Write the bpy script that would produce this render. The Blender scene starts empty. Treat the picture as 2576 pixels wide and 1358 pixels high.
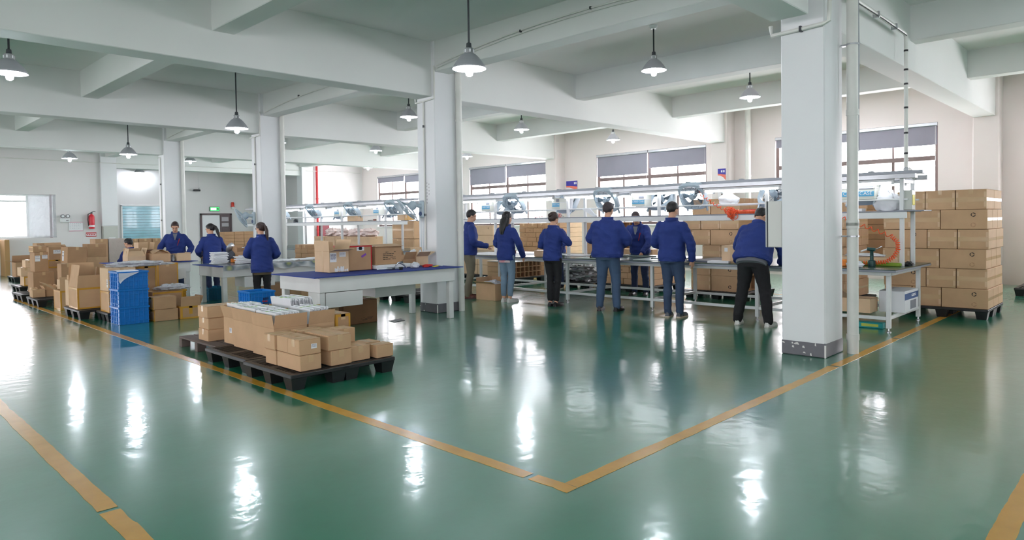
import bpy, bmesh, math, random
from mathutils import Vector, Matrix, Euler, noise
random.seed(7)
PI = math.pi
scene = bpy.context.scene
COL = scene.collection
def R(d): return math.radians(d)

# ------------------------------------------------------------------ camera
cam_d = bpy.data.cameras.new('camera'); cam = bpy.data.objects.new('camera', cam_d)
COL.objects.link(cam); scene.camera = cam
def cam_matrix(yaw, pitch, roll, loc):
    f = Vector((math.cos(yaw)*math.cos(pitch), math.sin(yaw)*math.cos(pitch), math.sin(pitch)))
    r0 = Vector((math.sin(yaw), -math.cos(yaw), 0)); u0 = r0.cross(f)
    r = math.cos(roll)*r0 + math.sin(roll)*u0; u = -math.sin(roll)*r0 + math.cos(roll)*u0
    m = Matrix((r, u, -f)).transposed().to_4x4(); m.translation = loc
    return m
cam.matrix_world = cam_matrix(R(44.3), R(-1.41), R(-0.82), Vector((0, 0, 1.42)))
cam_d.sensor_width = 36; cam_d.lens = 1707/2576*36; cam_d.shift_y = -79/2576
cam_d.clip_start = 0.05; cam_d.clip_end = 200

# ------------------------------------------------------------------ world, exposure
world = bpy.data.worlds.new('overcast_sky'); scene.world = world; world.use_nodes = True
bg = world.node_tree.nodes['Background']
bg.inputs[0].default_value = (0.985, 0.945, 1.0, 1); bg.inputs[1].default_value = 12.8
scene.view_settings.view_transform = 'Standard'; scene.view_settings.look = 'None'
scene.view_settings.gamma = 1; scene.view_settings.use_curve_mapping = False
scene.view_settings.exposure = 0.5
BULB = 330.0      # emission of the pendant bulbs
TUBE = 9.0       # emission of the bench tubes
def portal(loc, rot, sx, sy):
    d = bpy.data.lights.new('daylight_portal', 'AREA'); d.shape = 'RECTANGLE'; d.size = sx; d.size_y = sy
    d.cycles.is_portal = True
    o = bpy.data.objects.new('daylight_portal', d); COL.objects.link(o); o.location = loc; o.rotation_euler = rot
    return o

# ------------------------------------------------------------------ materials
def lin(c):
    return tuple(((v/255)/12.92 if v/255 <= 0.04045 else ((v/255+0.055)/1.055)**2.4) for v in c)
MATS = {}
def mat(name, rgb, rough=0.6, metal=0.0, var=0.0, vscale=6.0, bump=0.0, bscale=40.0, rgb2=None, spec=0.5, emit=0.0, alpha=1.0, detail=3.0, stretch=None, sss=0.0, coat=0.0):
    if name in MATS: return MATS[name]
    m = bpy.data.materials.new(name); m.use_nodes = True; nt = m.node_tree; n = nt.nodes; l = nt.links
    b = n['Principled BSDF']; c = lin(rgb) + (1,)
    b.inputs['Base Color'].default_value = c; b.inputs['Roughness'].default_value = rough
    b.inputs['Metallic'].default_value = metal; b.inputs['Specular IOR Level'].default_value = spec
    b.inputs['Coat Weight'].default_value = coat
    if emit > 0:
        b.inputs['Emission Color'].default_value = c; b.inputs['Emission Strength'].default_value = emit
    if var > 0 or rgb2 or bump > 0:
        tc = n.new('ShaderNodeTexCoord'); src = tc.outputs['Object']
        if stretch:
            mp = n.new('ShaderNodeMapping'); mp.inputs['Scale'].default_value = stretch
            l.new(src, mp.inputs[0]); src = mp.outputs[0]
    if var > 0 or rgb2:
        t = n.new('ShaderNodeTexNoise'); t.inputs['Scale'].default_value = vscale; t.inputs['Detail'].default_value = detail
        l.new(src, t.inputs['Vector'])
        r = n.new('ShaderNodeValToRGB'); r.color_ramp.elements[0].position = 0.32; r.color_ramp.elements[1].position = 0.68
        if rgb2: c2 = lin(rgb2)
        else: c2 = tuple(max(0, x*(1-var)) for x in c[:3])
        r.color_ramp.elements[0].color = tuple(c2) + (1,); r.color_ramp.elements[1].color = c
        l.new(t.outputs['Fac'], r.inputs[0]); l.new(r.outputs[0], b.inputs['Base Color'])
    if bump > 0:
        t2 = n.new('ShaderNodeTexNoise'); t2.inputs['Scale'].default_value = bscale; t2.inputs['Detail'].default_value = 3
        l.new(src, t2.inputs['Vector'])
        bp = n.new('ShaderNodeBump'); bp.inputs['Strength'].default_value = bump; bp.inputs['Distance'].default_value = 0.02
        l.new(t2.outputs['Fac'], bp.inputs['Height']); l.new(bp.outputs[0], b.inputs['Normal'])
    MATS[name] = m
    return m
def mat_clear(name, rgb, clear=0.85, rough=0.05, bump=0.0, bscale=20):
    """thin sheet: mostly see-through, the rest glossy and diffuse"""
    if name in MATS: return MATS[name]
    m = bpy.data.materials.new(name); m.use_nodes = True; nt = m.node_tree; n = nt.nodes; l = nt.links
    b = n['Principled BSDF']; b.inputs['Base Color'].default_value = lin(rgb)+(1,); b.inputs['Roughness'].default_value = rough
    tr = n.new('ShaderNodeBsdfTransparent'); mx = n.new('ShaderNodeMixShader'); mx.inputs[0].default_value = clear
    l.new(b.outputs[0], mx.inputs[1]); l.new(tr.outputs[0], mx.inputs[2]); l.new(mx.outputs[0], n['Material Output'].inputs[0])
    if bump > 0:
        tc = n.new('ShaderNodeTexCoord'); t2 = n.new('ShaderNodeTexNoise'); t2.inputs['Scale'].default_value = bscale
        t2.inputs['Detail'].default_value = 4; l.new(tc.outputs['Object'], t2.inputs['Vector'])
        bp = n.new('ShaderNodeBump'); bp.inputs['Strength'].default_value = bump; bp.inputs['Distance'].default_value = 0.03
        l.new(t2.outputs['Fac'], bp.inputs['Height']); l.new(bp.outputs[0], b.inputs['Normal'])
    MATS[name] = m
    return m

M_wall = mat('wall_paint', (226, 223, 222), 0.75, var=0.04, vscale=0.7, bump=0.03, bscale=60)
M_ceil = mat('ceiling_paint', (240, 238, 236), 0.8, var=0.05, vscale=0.6)
M_col = mat('column_paint', (228, 229, 230), 0.5, var=0.04, vscale=1.2, bump=0.03, bscale=30)
M_beam = mat('beam_paint', (224, 226, 223), 0.7, var=0.04, vscale=0.8)
M_band = mat('grey_base_paint', (112, 110, 116), 0.45, var=0.1, vscale=14)
M_chip = mat('chipped_plaster', (225, 222, 218), 0.8)
M_pipe = mat('white_pipe', (222, 222, 216), 0.4, var=0.08, vscale=5)
M_white = mat('white_metal_paint', (226, 228, 228), 0.35, var=0.04, vscale=6)
M_whitewood = mat('white_wood_paint', (224, 224, 222), 0.5, var=0.06, vscale=4)
M_alu = mat('brushed_aluminium', (190, 192, 196), 0.35, metal=0.85, var=0.1, vscale=10)
M_dark = mat('dark_grey_metal', (70, 74, 78), 0.45, metal=0.4)
M_black = mat('black_plastic', (26, 27, 30), 0.45, var=0.25, vscale=8)
M_frame = mat('brown_window_frame', (120, 104, 100), 0.5, metal=0.2)
M_blind = mat('blind_fabric', (150, 148, 160), 0.85, var=0.05, vscale=3)
M_glass = mat_clear('window_glass', (225, 235, 238), 0.93, 0.02)
M_film = mat_clear('plastic_film', (225, 228, 232), 0.45, 0.18, bump=0.9, bscale=9)
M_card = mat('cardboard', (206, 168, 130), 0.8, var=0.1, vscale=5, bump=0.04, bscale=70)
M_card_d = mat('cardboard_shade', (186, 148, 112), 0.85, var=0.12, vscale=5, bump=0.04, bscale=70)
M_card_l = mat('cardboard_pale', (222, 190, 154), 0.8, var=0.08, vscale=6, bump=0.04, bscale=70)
M_tape = mat('clear_brown_tape', (212, 178, 138), 0.22, var=0.06, vscale=8)
M_tape_y = mat('yellow_tape', (206, 152, 52), 0.3, var=0.12, vscale=8)
M_paper = mat('paper_label', (232, 232, 234), 0.6)
M_ink = mat('dark_ink', (60, 50, 44), 0.8)
M_red = mat('red_plastic', (196, 34, 40), 0.4)
M_blue_crate = mat('blue_crate_plastic', (0, 116, 200), 0.35, var=0.12, vscale=6)
M_blue_cloth = mat('blue_table_mat', (22, 54, 142), 0.75, var=0.12, vscale=9, bump=0.1, bscale=50)
M_orange = mat('orange_hose', (240, 92, 40), 0.35)
M_yellow_sign = mat('yellow_sign', (236, 216, 40), 0.5)

# ------------------------------------------------------------------ mesh helpers
class MB:
    """collects shapes into one mesh"""
    def __init__(s): s.v = []; s.f = []; s.m = []; s.mi = 0; s.smooth = False
    def add(s, vs, fs):
        o = len(s.v); s.v += [tuple(p) for p in vs]; s.f += [tuple(i+o for i in f) for f in fs]; s.m += [s.mi]*len(fs)
        return s
    def box(s, x0, y0, z0, x1, y1, z1):
        v = [(x0,y0,z0),(x1,y0,z0),(x1,y1,z0),(x0,y1,z0),(x0,y0,z1),(x1,y0,z1),(x1,y1,z1),(x0,y1,z1)]
        return s.add(v, [(3,2,1,0),(4,5,6,7),(0,1,5,4),(1,2,6,5),(2,3,7,6),(3,0,4,7)])
    def bbox(s, x0, y0, z0, x1, y1, z1, b=0.006):
        """box with chamfered edges"""
        b = min(b, (x1-x0)*.45, (y1-y0)*.45, (z1-z0)*.45)
        vs = []; idx = {}
        X = (x0, x1); Y = (y0, y1); Z = (z0, z1)
        for i in (0,1):
            for j in (0,1):
                for k in (0,1):
                    sx = 1 if i == 0 else -1; sy = 1 if j == 0 else -1; sz = 1 if k == 0 else -1
                    idx[(i,j,k,0)] = len(vs); vs.append((X[i], Y[j]+sy*b, Z[k]+sz*b))
                    idx[(i,j,k,1)] = len(vs); vs.append((X[i]+sx*b, Y[j], Z[k]+sz*b))
                    idx[(i,j,k,2)] = len(vs); vs.append((X[i]+sx*b, Y[j]+sy*b, Z[k]))
        g = lambda i,j,k,a: idx[(i,j,k,a)]
        fs = []
        fs.append((g(0,0,0,0), g(0,0,1,0), g(0,1,1,0), g(0,1,0,0))); fs.append((g(1,0,0,0), g(1,1,0,0), g(1,1,1,0), g(1,0,1,0)))
        fs.append((g(0,0,0,1), g(1,0,0,1), g(1,0,1,1), g(0,0,1,1))); fs.append((g(0,1,0,1), g(0,1,1,1), g(1,1,1,1), g(1,1,0,1)))
        fs.append((g(0,0,0,2), g(0,1,0,2), g(1,1,0,2), g(1,0,0,2))); fs.append((g(0,0,1,2), g(1,0,1,2), g(1,1,1,2), g(0,1,1,2)))
        for i in (0,1):
            for j in (0,1): fs.append((g(i,j,0,0), g(i,j,1,0), g(i,j,1,1), g(i,j,0,1)))
            for k in (0,1): fs.append((g(i,0,k,0), g(i,1,k,0), g(i,1,k,2), g(i,0,k,2)))
        for j in (0,1):
            for k in (0,1): fs.append((g(0,j,k,1), g(1,j,k,1), g(1,j,k,2), g(0,j,k,2)))
        for i in (0,1):
            for j in (0,1):
                for k in (0,1): fs.append((g(i,j,k,0), g(i,j,k,1), g(i,j,k,2)))
        return s.add(vs, fs)
    def cyl(s, p0, p1, r0, r1=None, n=12, caps=True):
        if r1 is None: r1 = r0
        return s.tube([p0, p1], [r0, r1], n, caps)
    def tube(s, pts, r, n=8, caps=True, closed=False):
        pts = [Vector(p) for p in pts]; N = len(pts)
        rs = r if isinstance(r, (list, tuple)) else [r]*N
        t0 = (pts[1]-pts[0]).normalized()
        up = Vector((0,0,1)) if abs(t0.z) < .9 else Vector((1,0,0))
        nrm = t0.cross(up).normalized(); vs = []
        for i, p in enumerate(pts):
            if closed: t = (pts[(i+1) % N]-pts[i-1]).normalized()
            elif i == 0: t = t0
            elif i == N-1: t = (pts[i]-pts[i-1]).normalized()
            else: t = (pts[i+1]-pts[i-1]).normalized()
            nrm = (nrm - t*nrm.dot(t)).normalized(); bn = t.cross(nrm)
            for k in range(n):
                a = 2*PI*k/n; vs.append(p + (nrm*math.cos(a) + bn*math.sin(a))*rs[i])
        fs = []
        for i in range(N if closed else N-1):
            for k in range(n):
                a = i*n+k; b = i*n+(k+1) % n; j = (i+1) % N
                fs.append((a, b, j*n+(k+1) % n, j*n+k))
        if caps and not closed:
            fs.append(tuple(range(n-1, -1, -1))); fs.append(tuple((N-1)*n+k for k in range(n)))
        return s.add(vs, fs)
    def lathe(s, prof, n=20, c=(0,0,0), axis='z', a0=0, a1=2*PI):
        full = abs(a1-a0-2*PI) < 1e-6; K = n if full else n+1; vs = []
        for (r, z) in prof:
            for k in range(K):
                a = a0+(a1-a0)*k/n; p = (r*math.cos(a), r*math.sin(a), z)
                if axis == 'x': p = (p[2], p[0], p[1])
                if axis == 'y': p = (p[1], p[2], p[0])
                vs.append((c[0]+p[0], c[1]+p[1], c[2]+p[2]))
        fs = []
        for i in range(len(prof)-1):
            for k in range(n):
                k2 = (k+1) % K
                fs.append((i*K+k, i*K+k2, (i+1)*K+k2, (i+1)*K+k))
        return s.add(vs, fs)
    def poly(s, pts2, z0, z1, plane='xy'):
        """prism: outline (ccw) from z0 to z1"""
        n = len(pts2)
        def P(a, b, c):
            return (a,b,c) if plane == 'xy' else ((a,c,b) if plane == 'xz' else (c,a,b))
        vs = [P(a,b,z0) for a,b in pts2] + [P(a,b,z1) for a,b in pts2]
        fs = [tuple(range(n-1,-1,-1)), tuple(range(n,2*n))] + [(i,(i+1)%n,n+(i+1)%n,n+i) for i in range(n)]
        return s.add(vs, fs)
    def quadslab(s, a, b, c, d, t):
        """thin slab over four corners, thickness t along the normal"""
        a,b,c,d = map(Vector, (a,b,c,d)); nn = (b-a).cross(d-a).normalized()*t
        vs = [a,b,c,d,a+nn,b+nn,c+nn,d+nn]
        return s.add(vs, [(3,2,1,0),(4,5,6,7),(0,1,5,4),(1,2,6,5),(2,3,7,6),(3,0,4,7)])
    def sphere(s, c, r, nu=14, nv=9, sc=(1,1,1)):
        vs = []; fs = []
        for i in range(nv+1):
            th = PI*i/nv
            for k in range(nu):
                a = 2*PI*k/nu
                vs.append((c[0]+r*sc[0]*math.sin(th)*math.cos(a), c[1]+r*sc[1]*math.sin(th)*math.sin(a), c[2]+r*sc[2]*math.cos(th)))
        for i in range(nv):
            for k in range(nu):
                fs.append((i*nu+k, (i+1)*nu+k, (i+1)*nu+(k+1)%nu, i*nu+(k+1)%nu))
        return s.add(vs, fs)
    def xf(s, mtx, start=0):
        s.v[start:] = [tuple(mtx @ Vector(p)) for p in s.v[start:]]
        return s
    def mesh(s, name, mats, smooth=False):
        me = bpy.data.meshes.new(name); me.from_pydata(s.v, [], s.f)
        for mt in (mats if isinstance(mats, (list, tuple)) else [mats]): me.materials.append(mt)
        if any(s.m): me.polygons.foreach_set('material_index', s.m)
        bm = bmesh.new(); bm.from_mesh(me); bmesh.ops.recalc_face_normals(bm, faces=bm.faces); bm.to_mesh(me); bm.free()
        if smooth:
            me.polygons.foreach_set('use_smooth', [True]*len(me.polygons))
            try: me.set_sharp_from_angle(angle=R(40))
            except Exception: pass
        me.update()
        return me
    def build(s, name, mats, parent=None, loc=None, rot=None, smooth=False):
        return link(name, s.mesh(name, mats, smooth), parent, loc, rot)
def link(name, me, parent=None, loc=None, rot=None):
    o = bpy.data.objects.new(name, me); COL.objects.link(o)
    if parent: o.parent = parent
    if loc is not None: o.location = loc
    if rot is not None: o.rotation_euler = rot if isinstance(rot, (tuple, list, Euler)) else (0, 0, rot)
    return o
def tag(o, label=None, cat=None, group=None, kind=None):
    if label: o['label'] = label
    if cat: o['category'] = cat
    if group: o['group'] = group
    if kind: o['kind'] = kind
    return o
def thing(name, label, cat, loc=(0,0,0), rz=0, group=None, kind=None):
    o = bpy.data.objects.new(name, None); COL.objects.link(o); o.location = loc
    o.rotation_euler = rz if isinstance(rz, (tuple, list)) else (0, 0, rz)
    o.empty_display_size = 0.1
    return tag(o, label, cat, group, kind)
def dup(o, parent=None):
    c = o.copy(); COL.objects.link(c); c.parent = parent
    for k in KIDS(o): dup(k, c)
    return c
def KIDS(o): return [x for x in o.children]
def struct(name, mb, m, label, cat='structure', parent=None, smooth=False):
    o = mb.build(name, m, parent, smooth=smooth)
    if parent is None: tag(o, label, cat, None, 'structure')
    return o
ORD = ['first','second','third','fourth','fifth','sixth','seventh','eighth','ninth','tenth','eleventh','twelfth','thirteenth','fourteenth','fifteenth','sixteenth','seventeenth','eighteenth']

# ------------------------------------------------------------------ floor
def floor_material():
    m = bpy.data.materials.new('green_epoxy'); m.use_nodes = True; nt = m.node_tree; n = nt.nodes; l = nt.links
    b = n['Principled BSDF']; tc = n.new('ShaderNodeTexCoord')
    t = n.new('ShaderNodeTexNoise'); t.inputs['Scale'].default_value = 0.9; t.inputs['Detail'].default_value = 5; t.inputs['Roughness'].default_value = .6
    mp = n.new('ShaderNodeMapping'); mp.inputs['Rotation'].default_value = (0,0,R(45)); mp.inputs['Scale'].default_value = (1,2.0,1)
    l.new(tc.outputs['Object'], mp.inputs[0]); l.new(mp.outputs[0], t.inputs['Vector'])
    r = n.new('ShaderNodeValToRGB'); r.color_ramp.elements[0].position = .3; r.color_ramp.elements[1].position = .72
    r.color_ramp.elements[0].color = lin((16, 118, 86))+(1,); r.color_ramp.elements[1].color = lin((30, 128, 98))+(1,)
    l.new(t.outputs['Fac'], r.inputs[0]); l.new(r.outputs[0], b.inputs['Base Color'])
    t3 = n.new('ShaderNodeTexNoise'); t3.inputs['Scale'].default_value = 2.2; t3.inputs['Detail'].default_value = 4
    l.new(mp.outputs[0], t3.inputs['Vector'])
    mr = n.new('ShaderNodeMapRange'); mr.inputs[3].default_value = .29; mr.inputs[4].default_value = .33
    l.new(t3.outputs['Fac'], mr.inputs[0]); l.new(mr.outputs[0], b.inputs['Roughness'])
    t4 = n.new('ShaderNodeTexNoise'); t4.inputs['Scale'].default_value = 7; t4.inputs['Detail'].default_value = 3
    l.new(tc.outputs['Object'], t4.inputs['Vector'])
    bp = n.new('ShaderNodeBump'); bp.inputs['Strength'].default_value = .12; bp.inputs['Distance'].default_value = .02
    l.new(t4.outputs['Fac'], bp.inputs['Height']); l.new(bp.outputs[0], b.inputs['Coat Normal'])
    b.inputs['IOR'].default_value = 1.48; b.inputs['Coat Weight'].default_value = 1.0; b.inputs['Coat Roughness'].default_value = .13; b.inputs['Coat IOR'].default_value = 1.48
    return m
M_floor = floor_material()
X0, X1, Y0, Y1, YR = -9.5, 16.9, -9.0, 25.7, 28.5
SLAB = 4.25; BB = 3.40; SB = 3.78
struct('floor', MB().box(X0-.3, Y0-.3, -.2, X1+.3, YR+.3, 0), M_floor, 'glossy green epoxy factory floor', 'floor')
M_line = mat('yellow_floor_paint', (214, 158, 58), 0.25, var=0.12, vscale=7)
def floor_line(x0, y0, x1, y1, w, idx, seed, label):
    """painted stripe with chipped edges; x0,y0 -> x1,y1 is its centre line"""
    rnd = random.Random(seed); mb = MB(); a = Vector((x0,y0)); b = Vector((x1,y1)); L = (b-a).length; d = (b-a)/L; nn = Vector((-d.y, d.x))
    n = max(2, int(L/.035)); s = 0; e = [0, 0]
    pts = []
    for i in range(n+1):
        for k in (0,1):
            e[k] = e[k]*.8 + rnd.uniform(-.0022,.0022)
            if rnd.random() < .012: e[k] -= rnd.uniform(.006,.014)
        p = a+d*(L*i/n); pts.append((p+nn*(w/2+e[0]), p-nn*(w/2+e[1])))
    z0, z1 = .0004, .0016
    vs = []; fs = []
    for (p, q) in pts: vs += [(p.x,p.y,z1), (q.x,q.y,z1), (p.x,p.y,z0), (q.x,q.y,z0)]
    for i in range(n):
        o = i*4
        if rnd.random() < .006: continue
        fs += [(o, o+1, o+5, o+4), (o, o+4, o+6, o+2), (o+1, o+3, o+7, o+5)]
    mb.add(vs, fs)
    return struct('trim_%d' % idx, mb, M_line, label, 'floor marking')
floor_line(2.745, 2.26, 2.745, 25.6, .092, 1, 1, 'yellow floor line running left past the pallets')
floor_line(2.795, 2.306, 12.6, 2.306, .092, 2, 2, 'yellow floor line running right past the near column')
floor_line(.99, 1.0, .99, 25.6, .092, 3, 3, 'worn yellow floor line across the bottom left corner')
floor_line(1.0, .535, 16.2, .535, .092, 4, 4, 'yellow floor line crossing the bottom right corner')
floor_line(12.5, 2.4, 12.5, 20, .06, 5, 5, 'thin yellow floor line behind the long bench')

# ------------------------------------------------------------------ ceiling, beams, columns
struct('ceiling', MB().box(X0-.3, Y0-.3, SLAB, X1+.3, YR+.3, SLAB+.2), M_ceil, 'flat white painted concrete ceiling slab', 'ceiling')
NB = [0]
def beam(x0, y0, z0, x1, y1, label):
    NB[0] += 1
    mb = MB().bbox(x0, y0, z0, x1, y1, SLAB+.02, .008)
    return struct('beam', mb, M_beam, label, 'beam')
YC = [-9.1, -3.3, 2.5, 8.27, 14.07, 19.87]
names = ['behind the camera', 'behind the camera too', 'at the near right column', 'at the column beside the blue topped table', 'at the column with the wall fan on the left', 'at the farthest left column']
for yc, nm in zip(YC, names):
    beam(X0, yc+.06, BB, 6.80, yc+.43, 'deep white beam running towards the left front ' + nm)
    beam(7.20, yc+.06, BB, X1, yc+.43, 'deep white beam running to the window wall ' + nm)
SBX = [(-6.6, -6.32), (-3.2,-2.9), (.1,.38), (3.40, 3.68), (10.36, 10.64), (13.9, 14.18)]
for i, yc in enumerate(YC):
    yn = YC[i+1] if i+1 < len(YC) else Y1
    bay = ['bay behind the camera', 'bay over the camera', 'nearest bay', 'second bay', 'third bay', 'last bay before the end wall'][i]
    for k, (a, b) in enumerate(SBX):
        if k in (0,1,2) and i in (0,): continue
        beam(a, yc+.42, SB, b, yn+.07, '%s shallow white cross beam from the left, %s' % (ORD[k], bay))
    beam(6.80, yc+.40, SB, 7.10, yn+.05, 'shallow white beam along the column line, %s' % bay)
def column(x, y, label, w=.5, d=.44, band=True, top=SLAB):
    o = MB().bbox(x, y, 0, x+w, y+d, top+.01, .012).build('column', M_col if band else mat('warm_wall_paint', (230, 222, 219), .75, var=.04, vscale=.7)); tag(o, label, 'column', None, 'structure')
    if band:
        b = MB().bbox(x-.004, y-.004, .001, x+w+.004, y+d+.004, .15, .008).build('base_band', M_band, o)
        ch = MB(); rnd = random.Random(int(x*100+y))
        for k in range(9 if y < 5 else 3):
            yy = y+d*(.45+.5*rnd.random()) if k < 6 else y+d*rnd.random()*.5; zz = rnd.choice([.006, .03, .075, .11])+rnd.random()*.015
            ww = rnd.uniform(.008,.04); hh = rnd.uniform(.006,.03)
            ch.poly([(yy,zz),(yy+ww,zz+.004),(yy+ww*.9,zz+hh),(yy+ww*.3,zz+hh*1.1)], x-.0065, x-.003, 'yz')
        ch.box(x-.0062, y-.0062, .002, x+.005, y+.008, .13)
        c = ch.build('paint_chip', M_chip, o); c['kind'] = 'stuff'
    return o
column(7.05, 2.50, 'square white column at the right front with chipped grey base', .5, .44)
column(6.78, 8.27, 'square white column standing behind the long blue topped table', .5, .44)
column(6.72, 14.07, 'square white column behind the ponytailed woman', .5, .44)
column(6.72, 19.87, 'farthest square white column beside the man facing the camera', .5, .44)
column(7.05, -3.3, 'square white column out of frame behind the camera', .5, .44)
for y, nm in ((-3.3, 'out of frame to the right'), (2.5, 'right of the tall carton stack'), (8.27, 'beside the drain pipe with a poster'), (14.07, 'between the two middle windows'), (19.87, 'between the two farthest windows')):
    column(16.45, y, 'white pilaster on the window wall ' + nm, .5, .44, False)

# ------------------------------------------------------------------ walls and windows
WIN = [(-7.9,-4.3), (-2.1,1.4), (3.65,7.2), (9.09,12.8), (14.85,18.66), (20.75,24.55)]
ZS, ZT = 1.30, 3.44
mb = MB(); ys = Y0-.3
mb.box(X1, Y0-.3, 0, X1+.24, Y1+.3, ZS); mb.box(X1, Y0-.3, ZT, X1+.24, Y1+.3, SLAB)
for (a, b) in WIN: mb.box(X1, ys, ZS, X1+.24, a, ZT); ys = b
mb.box(X1, ys, ZS, X1+.24, Y1+.3, ZT)
struct('wall_right', mb, mat('warm_wall_paint', (230, 222, 219), .75, var=.04, vscale=.7), 'cream white window wall behind the long bench', 'wall')
BL = {2: (3.18, 2.965), 3: (2.78, 2.93), 4: (2.80, 2.985), 5: (3.17, 3.1), 0: (3.0, 3.0), 1: (3.0, 2.9)}
WN = ['window out of frame at the back', 'window out of frame right of the carton stack', 'wide window behind the near right column', 'wide window with two grey blinds behind the standing men', 'wide window with two grey blinds behind the long haired woman', 'farthest wide window with short grey blinds']
def side_window(i, a, b):
    o = thing('window_%d' % (i+1), WN[i], 'window', (0,0,0), 0, None, 'structure')
    ym = (a+b)/2; x = X1+.08
    fr = MB()
    for (p, q) in ((a, a+.07), (ym-.05, ym+.05), (b-.07, b)): fr.bbox(x, p, ZS, x+.08, q, ZT)
    for (z, h) in ((ZS, .07), (2.63, .1), (ZT-.07, .07)): fr.bbox(x+.002, a, z, x+.078, b, z+h)
    fr.build('window_frame', M_frame, o)
    sf = MB()
    for (p, q) in ((a+.07, ym-.05), (ym+.05, b-.07)):
        c = (p+q)/2
        sf.bbox(x+.02, c-.03, ZS+.07, x+.06, c+.03, 2.63); sf.bbox(x+.02, c-.02, 2.73, x+.06, c+.02, ZT-.07)
    sf.build('sash_bar', M_frame, o)
    for (p, q) in ((a+.07, ym-.05), (ym+.05, b-.07)):
        c = (p+q)/2
        for (y0, y1) in ((p, c), (c, q)):
            for (z0, z1) in ((ZS+.07, 2.63), (2.73, ZT-.07)):
                MB().box(x+.038, y0+.02, z0, x+.043, y1-.02, z1).build('pane', M_glass, o)
    MB().bbox(X1-.03, a-.03, ZS-.05, X1+.1, b+.03, ZS, .008).build('window_sill', M_wall, o)
    zl, zr = BL[i]
    for (p, q, zb) in ((ym+.03, b-.02, zl), (a+.02, ym-.03, zr)):
        bl = MB().box(X1+.035, p, zb, X1+.039, q, ZT-.05).build('roller_blind', M_blind, o)
        MB().cyl((X1+.037, p, zb), (X1+.037, q, zb), .008, n=8).build('bottom_bar', M_blind, bl)
        MB().bbox(X1-.01, p-.02, ZT-.075, X1+.07, q+.02, ZT, .01).build('blind_cassette', M_alu, bl)
        MB().cyl((X1+.02, p+.03, zb-.35), (X1+.02, p+.03, ZT-.06), .004, n=6).build('pull_cord', M_paper, bl)
    portal((X1+.26, ym, (ZS+ZT)/2), (0, R(90), 0), ZT-ZS, b-a)
    return o
for i, (a, b) in enumerate(WIN): side_window(i, a, b)

# end wall (Y1) with the covered window, recess between X 7.15 and 13.94
EW = [(-8.6,-5.2), (-3.0,.6), (3.2,5.39)]; EZ0, EZ1 = 1.13, 2.5
mb = MB(); xs = X0-.3
mb.box(X0-.3, Y1, 0, 6.66, Y1+.24, EZ0); mb.box(X0-.3, Y1, EZ1, 6.66, Y1+.24, SLAB)
for (a, b) in EW: mb.box(xs, Y1, EZ0, a, Y1+.24, EZ1); xs = b
mb.box(xs, Y1, EZ0, 6.66, Y1+.24, EZ1)
struct('wall_back', mb, M_wall, 'white end wall with the fire extinguisher', 'wall')
struct('wall_back_right', MB().box(14.4, Y1, 0, X1+.24, Y1+.24, SLAB), M_wall, 'bright white end wall beside the red pipe', 'wall')
struct('wall_recess_back', MB().box(6.4, YR, 0, 14.7, YR+.24, SLAB), M_wall, 'grey white wall of the recess with the dark door', 'wall')
struct('wall_recess_left', MB().box(6.42, Y1+.2, 0, 6.66, YR+.1, SLAB), M_wall, 'side wall of the recess at its left', 'wall')
struct('wall_recess_right', MB().box(14.4, Y1+.2, 0, 14.64, YR+.1, SLAB), M_wall, 'side wall of the recess at its right', 'wall')
beam(6.66, Y1-.02, 3.44, 14.44, Y1+.32, 'long white beam over the opening of the recess')
o = MB().bbox(6.66, Y1-.12, 1.48, 7.14, Y1+.3, SLAB, .01).build('column', M_col); tag(o, 'white boxed pilaster above the electrical cabinet', 'column', None, 'structure')
o = MB().bbox(13.94, Y1-.12, 0, 14.44, Y1+.3, SLAB, .01).build('column', M_col); tag(o, 'white pilaster left of the red pipe', 'column', None, 'structure')
for i, (a, b) in enumerate(EW):
    o = thing('window_%d' % (i+7), ['end wall window out of frame', 'end wall window left of the frame', 'bright end wall window half covered by plastic film'][i], 'window', kind='structure')
    y = Y1+.1; fr = MB()
    c = b-.74
    for (p, q) in ((a, a+.06), (c-.035, c+.035), (b-.06, b)): fr.bbox(p, y, EZ0, q, y+.07, EZ1)
    for (z, h) in ((EZ0, .06), (EZ1-.24, .05), (EZ1-.05, .05)): fr.bbox(a, y+.003, z, c, y+.067, z+h)
    for (z, h) in ((EZ0, .06), (EZ1-.05, .05)): fr.bbox(c, y+.003, z, b, y+.067, z+h)
    fr.build('window_frame', M_white, o)
    MB().box(a+.04, y+.03, EZ0+.04, c, y+.035, EZ1-.04).build('pane', M_glass, o)
    MB().box(c, y+.03, EZ0+.04, b-.04, y+.035, EZ1-.04).build('pane', mat_clear('frosted_glass', (196, 206, 210), .18, .3), o)
    fm = MB(); rnd = random.Random(4); vs = []; fs = []; NX, NZ = 16, 18
    for j in range(NZ+1):
        for k in range(NX+1):
            vs.append((c+(b-c)*k/NX, Y1-.004-.02*noise.noise((k*.6, j*.5, i*3.1)), EZ0+.01+(EZ1-EZ0-.02)*j/NZ))
    for j in range(NZ):
        for k in range(NX): q = j*(NX+1)+k; fs.append((q, q+1, q+NX+2, q+NX+1))
    fm.add(vs, fs); fm.build('plastic_film', M_film, o, smooth=True)
    MB().bbox(b-.16, Y1+.02, EZ0, b-.10, Y1+.07, EZ1, .005).build('red_strip', mat('dull_red_strip', (150, 92, 108), .6), o)
    portal(((a+b)/2, Y1+.26, (EZ0+EZ1)/2), (R(-90), 0, 0), b-a, EZ1-EZ0)
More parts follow.
